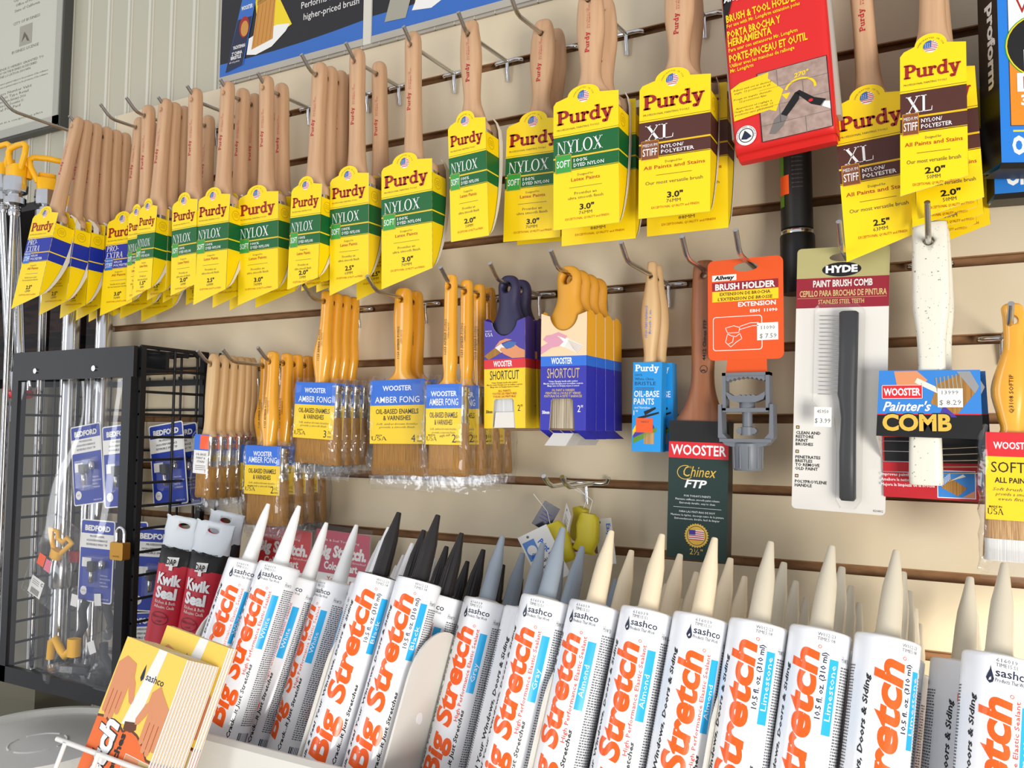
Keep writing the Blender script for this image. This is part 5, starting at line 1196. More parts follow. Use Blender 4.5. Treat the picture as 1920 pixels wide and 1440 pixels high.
text(bro, 'Big Stretch', .0345, -.214, .0235, 'dark', w=.142, align='l', y=y2, rot=90, bold=.07, shear=.18); text(bro, 'Big Stretch', .0335, -.213, .0225, 'white', w=.140, align='l', y=y3, rot=90, bold=.045, shear=.18)
text(bro, "It Won't Crack... It Just Stretches", .0475, -.210 - .045, .0072, 'dark', w=.175, align='l', y=y2, rot=90, bold=.04)
for zz, q in ((-.094, 'doors'), (-.153, 'windows')):
    bro.rect(.056, .0905, zz - .052, zz, y2, 'price'); bro.rect(.0566, .076, zz - .0514, zz - .0006, y3, 'skin'); bro.rect(.076, .0899, zz - .0514, zz - .0006, y3, 'tan_print'); bro.poly([(.059, zz - .042), (.063, zz - .046), (.0745, zz - .018), (.0715, zz - .014)], y4, 'price'); bro.poly([(.057, zz - .048), (.061, zz - .050), (.066, zz - .038), (.060, zz - .036)], y4, 'dkbrown')
    text(bro, q, .060, zz - .0505, .0058, 'white', y=y4 - .0001, w=.015, bold=.03, align='l')
bro.rect(bw - .0020, bw, -bh, 0, y4 - .0003, 'price')
bme = bro.mesh('brochure')
BX, BY, BZ = -.7235, -.3450, 1.0240
def brochure(i, off, up, dx, label, group):
    x = Vector((1, 0, 0)); z = Vector((.13, .33, 1)).normalized(); x = (x - z * x.dot(z) * .92).normalized(); y = z.cross(x)
    o = Vector((BX + dx, BY + off, BZ + up)) 
    ob = link('brochure', bme); ob.matrix_world = Matrix(((x.x, y.x, z.x, o.x), (x.y, y.y, z.y, o.y), (x.z, y.z, z.z, o.z), (0, 0, 0, 1)))
    tag(ob, label, 'brochure', group)
for i in range(11):
    brochure(i, .0013 * i, -.0006 * i, .0024 * i, 'orange and yellow brochure at the front of the white wire pocket' if i == 0 else 'orange and yellow brochure in the front stack, sheet %s from the front' % (ORD + ['eighth', 'ninth', 'tenth', 'eleventh'])[i], 'brochures in the front stack')
for i in range(3):
    brochure(i, .022 + .0014 * i, 0.010 - .0004 * i, .030 + .002 * i, 'yellow-topped brochure standing higher in the rear stack, %s one' % ('front', 'middle', 'rear')[i], 'brochures in the rear stack')
t = thing('brochure_holder', 'white coated wire pocket holding the orange brochures', 'holder', (-.70, -.36, .80))
def rel(ps): return [(p[0] + .70, p[1] + .36, p[2] - .80) for p in ps]
zb = .9250; ang = (.13, .33)
k = MB(); k.tube(rel([(-.773, -.382, zb + .002), (-.640, -.382, zb - .004)]), .0024, 'price', 10); k.build('front_bar', t)
for x in (-.757, -.707):
    k = MB(); k.tube(rel([(x, -.384, zb + .002), (x - .001, -.3855, zb - .004), (x - .016, -.420, zb - .115)]), .0022, 'price', 10); k.build('upright_wire', t)
k = MB(); k.tube(rel([(-.785, -.42, .81), (-.640, -.42, .81), (-.640, -.345, .785), (-.785, -.345, .785), (-.785, -.42, .81)]), .0022, 'price', 8); k.build('bottom_loop', t)
k = MB(); k.tube(rel([(-.71, -.345, .785), (-.71, -.34, .86)]), .0022, 'price', 8); k.build('rear_hook', t)
# ------------------------------------------------------------------ white bucket
t = thing('bucket', 'white plastic bucket with a recessed lid below the black cabinet', 'bucket', (-1.178, -.142, .42))
k = MB(); k.lathe([(.112, 0), (.115, .004), (.124, .335)], 'lid', 40); k.lathe([(.124, .29), (.128, .292), (.128, .300), (.124, .302)], 'lid', 40, cap=False); k.build('body', t)
k = MB(); k.lathe([(.128, .328), (.132, .330), (.1325, .358), (.129, .363), (.124, .362), (.1225, .3535), (.120, .3520), (.0005, .3520)], 'lid', 72, cap=False, smooth=False)
for a0 in (8, 98, 188, 278): k.tube([(.038 * math.cos(R(a0 + 8 * j)), .038 * math.sin(R(a0 + 8 * j)), .3522) for j in range(10)], .0014, 'price', 8)
for i in range(40):
    a = 2 * math.pi * i / 40; k.tube([(.1328 * math.cos(a), .1328 * math.sin(a), .333), (.1332 * math.cos(a), .1332 * math.sin(a), .352)], .0012, 'lid', 5)
k.build('lid', t)

# ------------------------------------------------------------------ yellow sponge pads with swing tags
t = thing('peg_hook', 'short steel double peg hook holding the yellow sponge pads', 'hook', (-.372, 0, Zg('H') + .001), group='slatwall peg hooks')
k = MB(); k.tube([(-.014, -.002, 0), (-.015, -.068, -.001), (-.0155, -.078, .003), (-.016, -.088, .011)], .0027, 'chrome', 10); k.tube([(.008, -.002, 0), (.006, -.068, -.001), (.0055, -.078, .003), (.005, -.086, .011)], .0027, 'chrome', 10); k.build('arm', t)
k = MB(); k.tube([(-.030, .003, .006), (-.028, -.005, .001), (-.02, -.006, 0), (.02, -.006, 0), (.027, -.007, .002), (.030, -.010, .007)], .0026, 'chrome', 8); k.tube([(.0, -.006, 0), (.001, -.005, -.024)], .0026, 'chrome', 8); k.build('bracket', t)
pads = [(-.383, -.062, 1.108, -22, .030, .046, 'yellow sponge pad with large white swing tag reading Paint, leftmost'), (-.362, -.045, 1.128, 14, .027, .040, 'yellow sponge pad in the middle, seen edge-on between two tags'), (-.349, -.058, 1.121, 6, .026, .044, 'yellow sponge pad at the right with narrow white tag behind')]
for i, (x, y, z, tl, w, h, lab) in enumerate(pads):
    t = thing('sponge_pad', lab, 'sponge', (x, y, z), (0, R(tl), R((20, -30, -8)[i])), 'yellow sponge pads')
    k = MB(); rnd = random.Random(i)
    k.rings([superring(rnd.uniform(-.002, .002), rnd.uniform(-.002, .002), zz, w / 2 * s_, .0065 * s_, 18, 3.2) for zz, s_ in ((-h / 2, .75), (-h / 2 + .004, .98), (-h * .15, 1.0), (h * .2, 1.04), (h / 2 - .004, .9), (h / 2, .6))], 'sponge'); k.build('sponge', t)
    k = MB(); k.tube([(0, 0, h / 2 - .002), (.002, .002, h / 2 + .014), (-.001 - x + (-.387, -.365, -.366)[i], -.058 - y if i else 0, Zg('H') - z - .003)], .0004, 'price', 5); k.build('string', t)
tags = [(-.405, -.082, 1.122, -27, 18, .036, .060, 'white swing tag with blue picture on the leftmost sponge pad'), (-.338, -.040, 1.136, -8, -10, .022, .050, 'narrow white swing tag behind the right-hand sponge pad'), (-.368, -.066, 1.146, 35, -50, .022, .034, 'small white swing tag curled above the middle sponge pad'), (-.391, -.058, 1.150, 30, 30, .020, .030, 'dark-backed swing tag peeping above the leftmost sponge pad')]
for i, (x, y, z, tl, yw, w, h, lab) in enumerate(tags):
    k = MB(); k.prism([(-w / 2, -h), (w / 2, -h), (w / 2, 0), (-w / 2, 0)], 0, .0006, 'price' if i != 3 else 'navy_print', 'price', 'price')
    y1 = -.00015; y2 = -.0003
    k.disc(-.2 * w, -.004, .0016, y1, 'grey_text', n=10)
    if i == 0:
        k.rect(-w / 2 + .002, -.002, -.030, -.008, y1, 'tag_blue'); k.disc(-.009, -.019, .0055, y2, 'price'); k.poly([(-.014, -.028), (-.004, -.028), (-.006, -.024), (-.010, -.022)], y2, 'wooster_blue')
        text(k, 'Paint Pads', .009, -.008 - .042, .0082, 'wooster_blue', w=.042, align='l', y=y1, rot=90, bold=.03) if False else text(k, 'Paint Pads', .0005, -.0135, .0062, 'wooster_blue', w=.030, align='l', y=y1, rot=-72, bold=.03)
        para(k, ('Removable pad,', 'tray and edger', 'back 2 pack'), -.016, -.036, .006, .0034, 'navy_print', .030, y1, 'l', bold=.02)
    elif i == 1:
        text(k, 'Easy Edge', .004, -.006, .0050, 'wooster_blue', w=.030, align='l', y=y1, rot=-90, bold=.02); text(k, 'service', -.004, -.044, .0034, 'wooster_blue', w=.014, y=y1, res=1)
    else:
        for j in range(3): k.rect(-.3 * w, .3 * w, -.012 - j * .004, -.011 - j * .004, y1, 'grey_text' if i == 2 else 'violet')
    o = k.build('swing_tag'); o.location = (x, y, z); o.rotation_euler = (0, R(tl), R(yw)); tag(o, lab, 'tag', 'swing tags on the sponge pads')

# ------------------------------------------------------------------ red colour chart cards in clear sleeves, foil pouches
for i, (x0, x1, y, col, lab) in enumerate(((-.848, -.748, -.052, 'chart_red', 'red colour chart card in a clear sleeve, left of the pair behind white nozzles'), (-.745, -.655, -.046, 'chart_pink', 'darker red colour chart card in a clear sleeve, right of the pair'))):
    t = thing('colour_chart', lab, 'card', (x0, y, 1.10), (0, R(2.5), 0), 'red colour chart cards')
    w = x1 - x0; k = MB(); k.prism([(0, -.160), (w, -.160), (w, 0), (0, 0)], 0, .001, 'price', 'card_white')
    k.rect(0, w, -.056, 0, -.0001, col); y2 = -.0002
    text(k, 'Caulk & Seal Your Siding', w * .06, -.014, .0030, 'price', w=w * .75, align='l', y=y2, res=1)
    text(k, 'Big Stretch.', w * .05, -.0335, .0140, 'price', w=w * .90, align='l', y=y2, bold=.05, shear=.15); text(k, '...it Just Stretches!', w * .50, -.0395, .0028, 'price', w=w * .45, align='l', y=y2, res=1); text(k, 'Color Chart', w * .18, -.0505, .0095, 'price', w=w * .62, align='l', y=y2, bold=.04)
    para(k, ('You must go', 'to page', 'colors!'), w * .5, -.066, .012, .0060, 'redbrown', w * .7, -.0001, 'c', bold=.02); k.build('chart_card', t)
    k = MB(); rnd = random.Random(i); N = 8
    g = [[(-.004 + (w + .010) * a / N, -.0035 - rnd.uniform(0, .0008), .008 - .175 * c / N) for a in range(N + 1)] for c in range(N + 1)]
    k.add([p for r in g for p in r], [(c * (N + 1) + a, c * (N + 1) + a + 1, (c + 1) * (N + 1) + a + 1, (c + 1) * (N + 1) + a) for c in range(N) for a in range(N)], 'blister', True); k.build('clear_sleeve', t)

pouch = []
def kwik(x, y, z, tilt, yaw, label):
    if not pouch:
        k = MB(); n = 26; rg = []; rnd = random.Random(9)
        for zz, a, b_, m_ in ((-.175, .0255, .0185, 0), (-.08, .0255, .0180, 0), (-.050, .0258, .0165, 0), (-.027, .0262, .0130, 0), (-.018, .0268, .0080, 0), (-.006, .0275, .0030, 0), (.008, .0280, .0015, 0), (.012, .0282, .0012, 0)):
            rg.append([(px + rnd.uniform(-.0012, .0012), py + rnd.uniform(-.001, .001), pz + rnd.uniform(-.0015, .0015)) for px, py, pz in superring(0, 0, zz, a, b_, n, 2.1)])
        k.rings(rg[:3], 'kwik_red', False); k.rings(rg[2:4], 'dark', False); k.rings(rg[3:], 'foil', True)
        me = k.mesh('foil_pouch')
        p = MB(); r = .0262; UP = .014
        fn = lambda dy: (lambda u, v: (.0262 * math.sin(u / .0262), -.0190 * math.cos(u / .0262) + dy, v))
        f1 = lambda u, v: (.0262 * math.sin(u / .0262), -(.0172 if v < -.062 else .0150) * math.cos(u / .0262) - .0010, v)
        p.add([f1(u, v) for u, v in ((-.0085, -.054), (.0085, -.052), (.0085, -.063), (.0025, -.0645), (.0025, -.0700), (-.0025, -.0700), (-.0025, -.0650), (-.0085, -.0655))], [list(range(8))], 'price')
        f2 = lambda u, v: (.0262 * math.sin(u / .0262), -.0190 * math.cos(u / .0262) - .0008, v)
        text(p, 'DAP', 0, -.0625, .0075, 'dark', w=.0140, fn=f2, bold=.03)
        f3 = lambda u, v: (.0266 * math.sin(u / .0262), -.0195 * math.cos(u / .0262) + .0002, v)
        text(p, 'Kwik', 0, -.0890, .0135, 'white', w=.036, fn=f3, bold=.05); text(p, 'Seal', -.001, -.1070, .0135, 'white', w=.031, fn=f3, bold=.05)
        text(p, 'Kitchen & Bath', 0, -.1145, .0042, 'price', w=.030, fn=f3, res=1); text(p, 'Adhesive Caulk', 0, -.1205, .0042, 'price', w=.030, fn=f3, res=1)
        vs = []
        for i in range(29):
            a = 2 * math.pi * i / 28
            vs += [f3(-.004 + .0135 * math.cos(a), -.134 + .0085 * math.sin(a)), f3(-.004 + .0128 * math.cos(a), -.134 + .0079 * math.sin(a))]
        p.add(vs, [(2 * i, 2 * i + 1, 2 * i + 3, 2 * i + 2) for i in range(28)], 'dark'); text(p, 'Waterproof', -.004, -.1335, .0036, 'dark', w=.021, fn=f3, res=1, shear=.2); text(p, 'seal', -.004, -.139, .0036, 'dark', w=.008, fn=f3, res=1, shear=.2)
        for sx in (-1, 1): text(p, 'BRIGHT WHITE', sx * .011, -.0430, .0026, 'dark', w=.0165, res=1, bold=.04, fn=lambda u, v: (.0264 * math.sin(u / .0262), -.0158 * math.cos(u / .0262), v))
        p.v = [(a_, b2_, c_ + UP) for a_, b2_, c_ in p.v]
        pouch.extend([with_hole(me, (0, .0015), .0085, .0035), p.mesh('printed_label')])
    t = thing('sealant_pouch', label, 'pouch', (x, y, z), (0, R(tilt), R(yaw)), 'foil-topped red sealant pouches')
    b_ = link('foil_pouch', pouch[0], t); link('printed_label', pouch[1], b_)
kwik(-.905, -.125, 1.100, 9, 20, 'red and black foil-topped sealant pouch, leftmost beside the black cabinet')
kwik(-.855, -.120, 1.096, 9, 16, 'red and black foil-topped sealant pouch, middle of three')
kwik(-.868, -.088, 1.106, 8, 10, 'foil-topped sealant pouch at the rear, mostly hidden behind the middle pouch')

# ------------------------------------------------------------------ black lockable wire cabinet
CX0, CX1, CY0, CZ0, CZ1 = -1.296, -1.010, -.130, .842, 1.349
cab = thing('wire_cabinet', 'black wire cabinet with clear door hanging on the slatted wall', 'cabinet', (-1.153, -.065, CZ0))
def K(mb, name):
    mb.v = [(x + 1.153, y + .065, z - CZ0) for x, y, z in mb.v]; return mb.build(name, cab)
C_ = 'cabinet'
k = MB(); k.box(CX0, CX1, CY0 - .004, CY0 + .002, CZ1 - .044, CZ1, C_)
for x in (-1.235, -1.095): k.tube([(x, CY0 - .0035, CZ1 - .030), (x, CY0 - .0065, CZ1 - .030)], .004, 'chrome', 12)
K(k, 'header_panel')
k = MB(); k.box(CX0, CX1, CY0 - .004, CY0 + .004, CZ0, CZ0 + .024, C_); K(k, 'bottom_rail')
k = MB(); k.box(CX0, CX0 + .016, CY0 - .004, CY0 + .006, CZ0, CZ1 - .044, C_); K(k, 'door_stile')
k = MB(); k.box(CX1 - .022, CX1 - .004, CY0 - .004, CY0 + .006, CZ0, CZ1 - .044, C_); K(k, 'door_stile')
for x, y in ((CX1 - .001, CY0 + .010), (CX0 + .004, CY0 + .010), (CX1 - .004, -.006), (CX0 + .004, -.006)):
    k = MB(); k.box(x - .005, x + .005, y - .004, y + .004, CZ0, CZ1, C_); K(k, 'post')
k = MB(); k.box(CX0, CX1, CY0, -.002, CZ0, CZ0 + .004, C_); K(k, 'floor_plate')
k = MB(); k.box(CX0, CX1, CY0 + .05, CY0 + .056, CZ1 - .035, CZ1 - .004, C_)
for i in range(5): k.tube([(CX0, CY0 + .012 + i * .026, CZ1 - .004), (CX1, CY0 + .012 + i * .026, CZ1 - .004)], .0018, C_, 6)
for i in range(9): k.tube([(CX0 + .01 + i * .033, CY0 + .004, CZ1 - .004), (CX0 + .01 + i * .033, -.002, CZ1 - .004)], .0018, C_, 6)
k.tube([(CX1, CY0 + .012, CZ1), (CX1, CY0 + .10, CZ1 - .001), (CX1, CY0 + .108, CZ1 - .008)], .0026, C_, 8)
K(k, 'wire_top')
for nm, x in (('wire_side', CX1), ('wire_side', CX0)):
    k = MB()
    for y in (CY0 + .014, CY0 + .066, CY0 + .108): k.tube([(x, y, CZ0), (x, y, CZ1)], .0022, C_, 6)
    for i in range(16): k.tube([(x + .001, CY0 + .006, CZ0 + .020 + i * .0325), (x + .001, -.003, CZ0 + .020 + i * .0325)], .0020, C_, 6)
    K(k, nm)
k = MB()
for i in range(4): k.tube([(CX0 + .060 + i * .085, -.005, CZ0), (CX0 + .060 + i * .085, -.005, CZ1)], .0020, C_, 6)
for i in range(8): k.tube([(CX0, -.006, CZ0 + .03 + i * .065), (CX1, -.006, CZ0 + .03 + i * .065)], .0020, C_, 6)
k.box(CX0, CX1, -.012, -.006, 1.300, 1.309, C_)
for i in range(8): k.tube([(CX0 + .03 + i * .034, -.012, 1.309), (CX0 + .03 + i * .034, -.012, 1.314)], .0014, C_, 5)
K(k, 'wire_back')
# bent clear door sheet
k = MB(); N = 22; rows = []
for c in range(N + 1):
    v = c / N; z = CZ1 - .046 - (CZ1 - CZ0 - .068) * v; row = []
    for a in range(N + 1):
        u = a / N; x = CX0 + .014 + (CX1 - CX0 - .034) * u
        dy = .014 * math.sin(3.1 * u + 1.4 * v) * math.sin(math.pi * u) + .012 * math.exp(-((u - .55) ** 2 / .03 + (v - .12) ** 2 / .02)) + .007 * math.sin(7 * v + 3.5 * u) * (1 - v) * math.sin(math.pi * u) + .004 * math.sin(11 * u * v)
        row.append((x, CY0 - .001 + dy * .7, z))
    rows.append(row)
k.add([p for r in rows for p in r], [(c * (N + 1) + a, (c + 1) * (N + 1) + a, (c + 1) * (N + 1) + a + 1, c * (N + 1) + a + 1) for c in range(N) for a in range(N)], 'door_film', True); K(k, 'clear_door')
# padlock on the door stile
t = thing('padlock', 'brass padlock on the black cabinet door', 'padlock', (-1.0135, CY0 - .0115, 1.050))
k = MB(); k.box(-.0135, .0135, -.006, .006, 0, .024, 'padlock', .002); text(k, 'MASTER', 0, .004, .0020, 'dkbrown', w=.013, y=-.0062, res=1); k.build('lock_body', t)
k = MB(); k.tube([(-.008, 0, .022), (-.008, 0, .036)] + [(-.008 * math.cos(R(a)), 0, .036 + .008 * math.sin(R(a))) for a in range(20, 161, 20)] + [(.008, 0, .036), (.008, 0, .022)], .0023, 'chrome', 10); k.build('shackle', t)
# carded spray tips inside the cabinet
_bd = []
def bedford(x, y, z, tilt, yaw, label):
    if not _bd:
        s = MB(); w, h = .035, .124
        s.prism(rrect(-w, w, -h, 0, .004), 0, .0006, 'price'); y1 = -.00012; y2 = -.00024; y3 = -.00036
        s.poly(rrect(-w + .0018, w - .0018, -h + .0018, -.0018, .003), y1, 'bedford'); s.rect(-w + .0018, w - .0018, -.043, -.021, y2, 'price')
        text(s, 'BEDFORD', 0, -.0165, .0075, 'price', w=.052, y=y2, bold=.05)
        para(s, ('PROFESSIONAL', 'HIGH-PERFORMANCE', 'REVERSIBLE SPRAY TIP'), 0, -.0265, .0062, .0030, 'navy_print', .054, y3, 'c', bold=.02)
        s.rect(-w + .006, -.010, -.072, -.058, y2, 'price'); s.disc(-w + .012, -h + .016, .0068, y2, 'price'); text(s, '415', -w + .012, -h + .0145, .003, 'bedford', y=y3, res=1)
        para(s, ('TWICE the', 'PRODUCTION', 'HALF the', 'OVERSPRAY'), .010, -.084, .0052, .0022, 'price', .02, y2, 'l'); text(s, 'MADE IN USA', .020, -h + .005, .0022, 'price', y=y2, w=.018, res=1)
        tp = MB(); tp.lathe([(.0, -.094), (.0035, -.094), (.0035, -.078), (.002, -.076)], 'ferrule', 14, (-.002, -.006)); tp.rings([superring(-.0022, -.006, zz, .0062, .0055, 14, 3) for zz in (-.076, -.062)], 'black_plastic'); tp.lathe([(.0, -.072), (.0048, -.071), (.0052, -.066), (.0048, -.060), (.001, -.058)], 'chrome', 14, (.0185, -.006))
        bl = MB(); bl.rings([[(-.012, -.001, zz), (-.011, -yy, zz), (.026, -yy, zz), (.027, -.001, zz)] for zz, yy in ((-.102, .003), (-.098, .0135), (-.056, .0135), (-.052, .003))], 'blister', True, False)
        _bd.extend([s.mesh('backing_card'), tp.mesh('spray_tip'), bl.mesh('clear_blister')])
    t = thing('carded_spray_tip', label, 'package', (x, y, z), (0, R(tilt), R(yaw)), 'blue carded spray tips in the cabinet')
    for nm, me in zip(('backing_card', 'spray_tip', 'clear_blister'), _bd): link(nm, me, t)
bedford(-1.046, -.048, 1.240, -8, 4, 'blue carded spray tip seen through the cabinet side wires, upper row')
bedford(-1.038, -.030, 1.238, -8, 6, 'blue carded spray tip just behind the one at the side wires')
bedford(-1.108, -.082, 1.237, -6, 4, 'blue carded spray tip behind the door stile side, upper row')
bedford(-1.186, -.083, 1.237, -8, 2, 'blue carded spray tip at the left of the upper row inside')
bedford(-1.150, -.050, 1.236, -4, 6, 'blue carded spray tip partly hidden in the upper row middle')
bedford(-1.142, -.085, 1.092, 1, 6, 'blue carded spray tip behind the door, lower row left')
bedford(-1.100, -.062, 1.090, -2, 8, 'blue carded spray tip behind the padlock in the lower row')
bedford(-1.046, -.056, 1.083, 2, 24, 'blue carded spray tip turned to the side wires, lower row')
bedford(-1.075, -.055, .955, -6, 10, 'blue carded spray tip low behind the door stile')
t = thing('clamshell_pack', 'clear clamshell with yellow tip guard and orange sticker inside the cabinet', 'package', (-1.206, -.088, 1.085), (0, R(22), R(4)))
k = MB(); k.rings([superring(0, -.006, zz, a, b_, 20, 8) for zz, a, b_ in ((-.132, .036, .006), (-.128, .040, .012), (-.006, .036, .012), (0, .032, .006))], 'blister', True, False); k.build('clear_shell', t)
k = MB(); Gd = 'guard'; k.rings([superring(0, -.006, zz, a, .007, 12, 3) for zz, a in ((-.060, .009), (-.046, .011))], Gd)
k.tube([(-.009, -.006, -.048), (-.024, -.008, -.026), (-.027, -.008, -.022), (-.012, -.006, -.020), (-.006, -.006, -.030), (.006, -.006, -.030), (.012, -.006, -.020), (.027, -.008, -.022), (.024, -.008, -.026), (.009, -.006, -.048)], .0038, Gd, 8); k.build('tip_guard', t)
k = MB(); k.rect(-.020, -.004, -.076, -.058, -.0185, 'orange_tag'); k.build('orange_sticker', t); k = MB(); k.rect(-.002, .012, -.078, -.060, -.0185, 'label_pink'); k.build('pink_sticker', t); k = MB(); k.rect(-.020, .010, -.124, -.096, -.0185, 'price')
for i in range(3): k.rect(-.016, .000, -.101 - i * .003, -.1002 - i * .003, -.0187, 'grey_text')
for i in range(9): k.rect(-.014 + i * .0022, -.0128 + i * .0022, -.122, -.113, -.0187, 'dark')
text(k, 'C', .006, -.104, .005, 'dark', y=-.0187, bold=.03); k.build('barcode_label', t)
# loose stock lying in the bottom of the cabinet
t = thing('tip_guard', 'loose yellow tip guard lying in the bottom of the cabinet', 'tip guard', (-1.180, -.108, .872))
k = MB(); k.tube([(-.045, .01, .004), (-.043, .01, .030), (-.030, .008, .036), (-.014, .006, .022), (.0, .004, .016), (.014, .004, .026), (.020, .004, .034)], .0062, 'guard', 8); k.build('bow', t); k = MB(); k.rings([superring(.02, .004, zz, .010, .008, 12, 3) for zz in (.018, .044)], 'guard'); k.build('collar', t)
for i, (x, y, a, L) in enumerate(((-1.225, -.095, 10, .05), (-1.190, -.112, -14, .055), (-1.150, -.100, 24, .05), (-1.125, -.090, -30, .06), (-1.165, -.070, 5, .05), (-1.090, -.100, 40, .045))):
    k = MB(); k.rings([superring(0, 0, zz, L / 2 * s_, .020 * s_, 16, 8) for zz, s_ in ((0, .96), (.004, 1), (.013, .97), (.016, .7))], 'blister', True, False)
    o = k.build('clamshell_pack'); o.location = (x, y, .847 + .010 * (i % 3)); o.rotation_euler = (R(6 * (i % 2)), R(-4 + 3 * i), R(a))
    tag(o, 'small clear clamshell lying in the cabinet bottom, %s from the left' % ORD[(0, 1, 3, 4, 2, 5)[i]], 'package', 'clamshells in the cabinet bottom')
    q = MB(); q.rings([superring(0, 0, zz, L * .3, .010, 12, 3) for zz in (.002, .011)], 'black_plastic'); q.build('part_inside', o)
for i, (x, z, tl, lab) in enumerate(((-1.125, .985, -5, 'tall clear clamshell leaning at the right of the lower cabinet shelf'), (-1.160, .980, 8, 'tall clear clamshell with white price sticker in the lower cabinet'), (-1.105, .925, -22, 'tilted clear clamshell with black hose piece in the lower cabinet'))):
    t = thing('clamshell_pack', lab, 'package', (x, -.075 - .012 * i, z), (0, R(tl), R(5)), 'tall clamshells in the lower cabinet')
    k = MB(); k.rings([superring(0, 0, zz, .026 * s_, .010 * s_, 20, 8) for zz, s_ in ((-.085, .9), (-.08, 1), (.0, 1), (.006, .9))], 'blister', True, False); k.build('clear_shell', t)
    k = MB(); k.tube([(-.006, 0, -.070), (.004, 0, -.050), (-.004, 0, -.028), (.002, 0, -.010)], .006, 'black_plastic', 8); k.build('black_fitting', t)
    k = MB(); k.rect(-.018, -.004, -.020, -.002, -.0108, 'price'); k.build('price_sticker', t)

# ------------------------------------------------------------------ metal poles with yellow tip guards
def guard_pole(x, y, ztop, L, lean, yaw, label, r=.0062, red=False):
    t = thing('spray_pole', label, 'pole', (x, y, ztop), (0, R(lean), R(yaw)), 'spray poles with yellow guards')
    k = MB(); k.lathe([(r, -L), (r, -.118), (r * 1.15, -.117), (r * 1.2, -.112), (r * .9, -.110)], 'chrome', 20); k.lathe([(r * 1.25, -.128), (r * 1.5, -.124), (r * 1.5, -.118), (r * 1.2, -.116)], 'chrome', 14); k.build('shaft', t)
    k = MB(); k.lathe([(.010, -.112), (.0165, -.108), (.0165, -.098), (.011, -.096), (.0105, -.092), (.0180, -.088), (.0188, -.076), (.0180, -.064), (.0150, -.0625)], 'chrome', 12, smooth=False); k.build('swivel_nut', t)
    k = MB(); k.rings([superring(0, 0, zz, a, b_, 16, 4) for zz, a, b_ in ((-.064, .0150, .0120), (-.046, .0170, .0120), (-.043, .0160, .0100))], 'guard')
    k.tube([(-.0135, 0, -.050), (-.0245, 0, -.028), (-.0275, 0, -.015), (-.0205, 0, -.0095), (0, 0, -.008), (.0205, 0, -.0095), (.0275, 0, -.015), (.0245, 0, -.028), (.0135, 0, -.050)], .0048, 'guard', 10); k.build('tip_guard', t)
    k = MB(); k.rings([superring(0, .016, zz, .013, .006, 14, 3) for zz in (-.062, -.030)], 'guard'); k.build('spray_tip', t)
    for i, z in enumerate((-.17, -.27, -.44)):
        k = MB(); k.add([cyl(r + .0003)(-.006, z - .045), cyl(r + .0003)(.006, z - .045), cyl(r + .0003)(.006, z), cyl(r + .0003)(-.006, z)], [(0, 1, 2, 3)], 'price')
        text(k, ('24 in', '15', '415')[i], .0012, z - .040, .0034, 'grey_text', rot=90, align='l', fn=cyl(r + .0006), res=1); k.build('sticker', t)
    return t
guard_pole(-1.425, -.100, 1.722, .46, -8, 5, 'leaning metal spray pole with yellow guard, leftmost at the picture edge', red=True)
guard_pole(-1.350, -.112, 1.708, .86, -.5, -4, 'upright metal spray pole with yellow guard, second from the left')
guard_pole(-1.316, -.080, 1.690, .86, -.5, 60, 'upright metal spray pole with turned yellow guard, third from the left')
t = guard_pole(-1.284, -.050, 1.664, .82, 0, 30, 'metal spray pole with yellow guard half hidden behind tilted brush')
for x, y, z1, r, lab in ((-1.262, -.062, 1.50, .0135, 'thick polished metal pole behind the black cabinet, left one'), (-1.196, -.050, 1.50, .0125, 'thick polished metal pole behind the tilted brushes, right one')):
    t = thing('metal_pole', lab, 'pole', (x, y, .82), group='thick metal poles')
    k = MB(); k.lathe([(r, 0), (r, z1 - .82)], 'chrome', 24); k.build('shaft', t)
    k = MB(); k.lathe([(r * .6, z1 - .82), (r * .6, z1 - .79)], 'chrome', 20); k.build('ferrule_tip', t)
    k = MB(); k.lathe([(r + .002, .155), (r + .004, .16), (r + .004, .19), (r + .001, .205), (.004, .225)], 'chrome', 20); k.build('lower_collar', t)
for i, (x, y, lean, L, lab) in enumerate(((-1.40, -.135, -12, .46, 'thin leaning metal pole with pink label at the left edge'), (-1.336, -.096, -7, .52, 'leaning metal pole with printed scale at the far left'))):
    t = thing('metal_pole', lab, 'pole', (x, y, 1.30), (0, R(lean), 0), 'thin leaning metal poles')
    k = MB(); k.lathe([(.0075, 0), (.0075, L - .16)], 'chrome', 18); k.build('shaft', t)
    k = MB(); k.lathe([(.0155, -.010), (.0165, -.002), (.0165, .022), (.010, .026)], 'chrome', 12, smooth=False); k.build('collar', t)
    k = MB(); k.lathe([(.0150, -.020), (.0175, -.018), (.0175, -.010), (.012, -.008)], 'red_plastic', 18); k.build('red_end_ring', t)
    k = MB()
    k.add([cyl(.0078)(-.006, .045), cyl(.0078)(.007, .045), cyl(.0078)(.007, .085), cyl(.0078)(-.006, .085)], [(0, 1, 2, 3)], 'label_pink' if i == 0 else 'price'); k.build('sticker', t)
t = thing('metal_pole', 'printed-scale metal pole with red clip inside the cabinet view', 'pole', (-1.245, -.036, .86))
k = MB(); k.lathe([(.0085, 0), (.0085, .46)], 'chrome', 18); k.build('shaft', t)
k = MB(); k.box(-.015, .003, -.014, -.006, .155, .172, 'red_plastic'); k.build('red_clip', t)
k = MB()
for i in range(5): text(k, ('24"', '36"', '48"', 'EXT', '60"')[i], -.003, .20 + i * .045, .006, 'grey_text', rot=90, align='l', fn=cyl(.0088), res=1)
k.build('printed_scale', t)

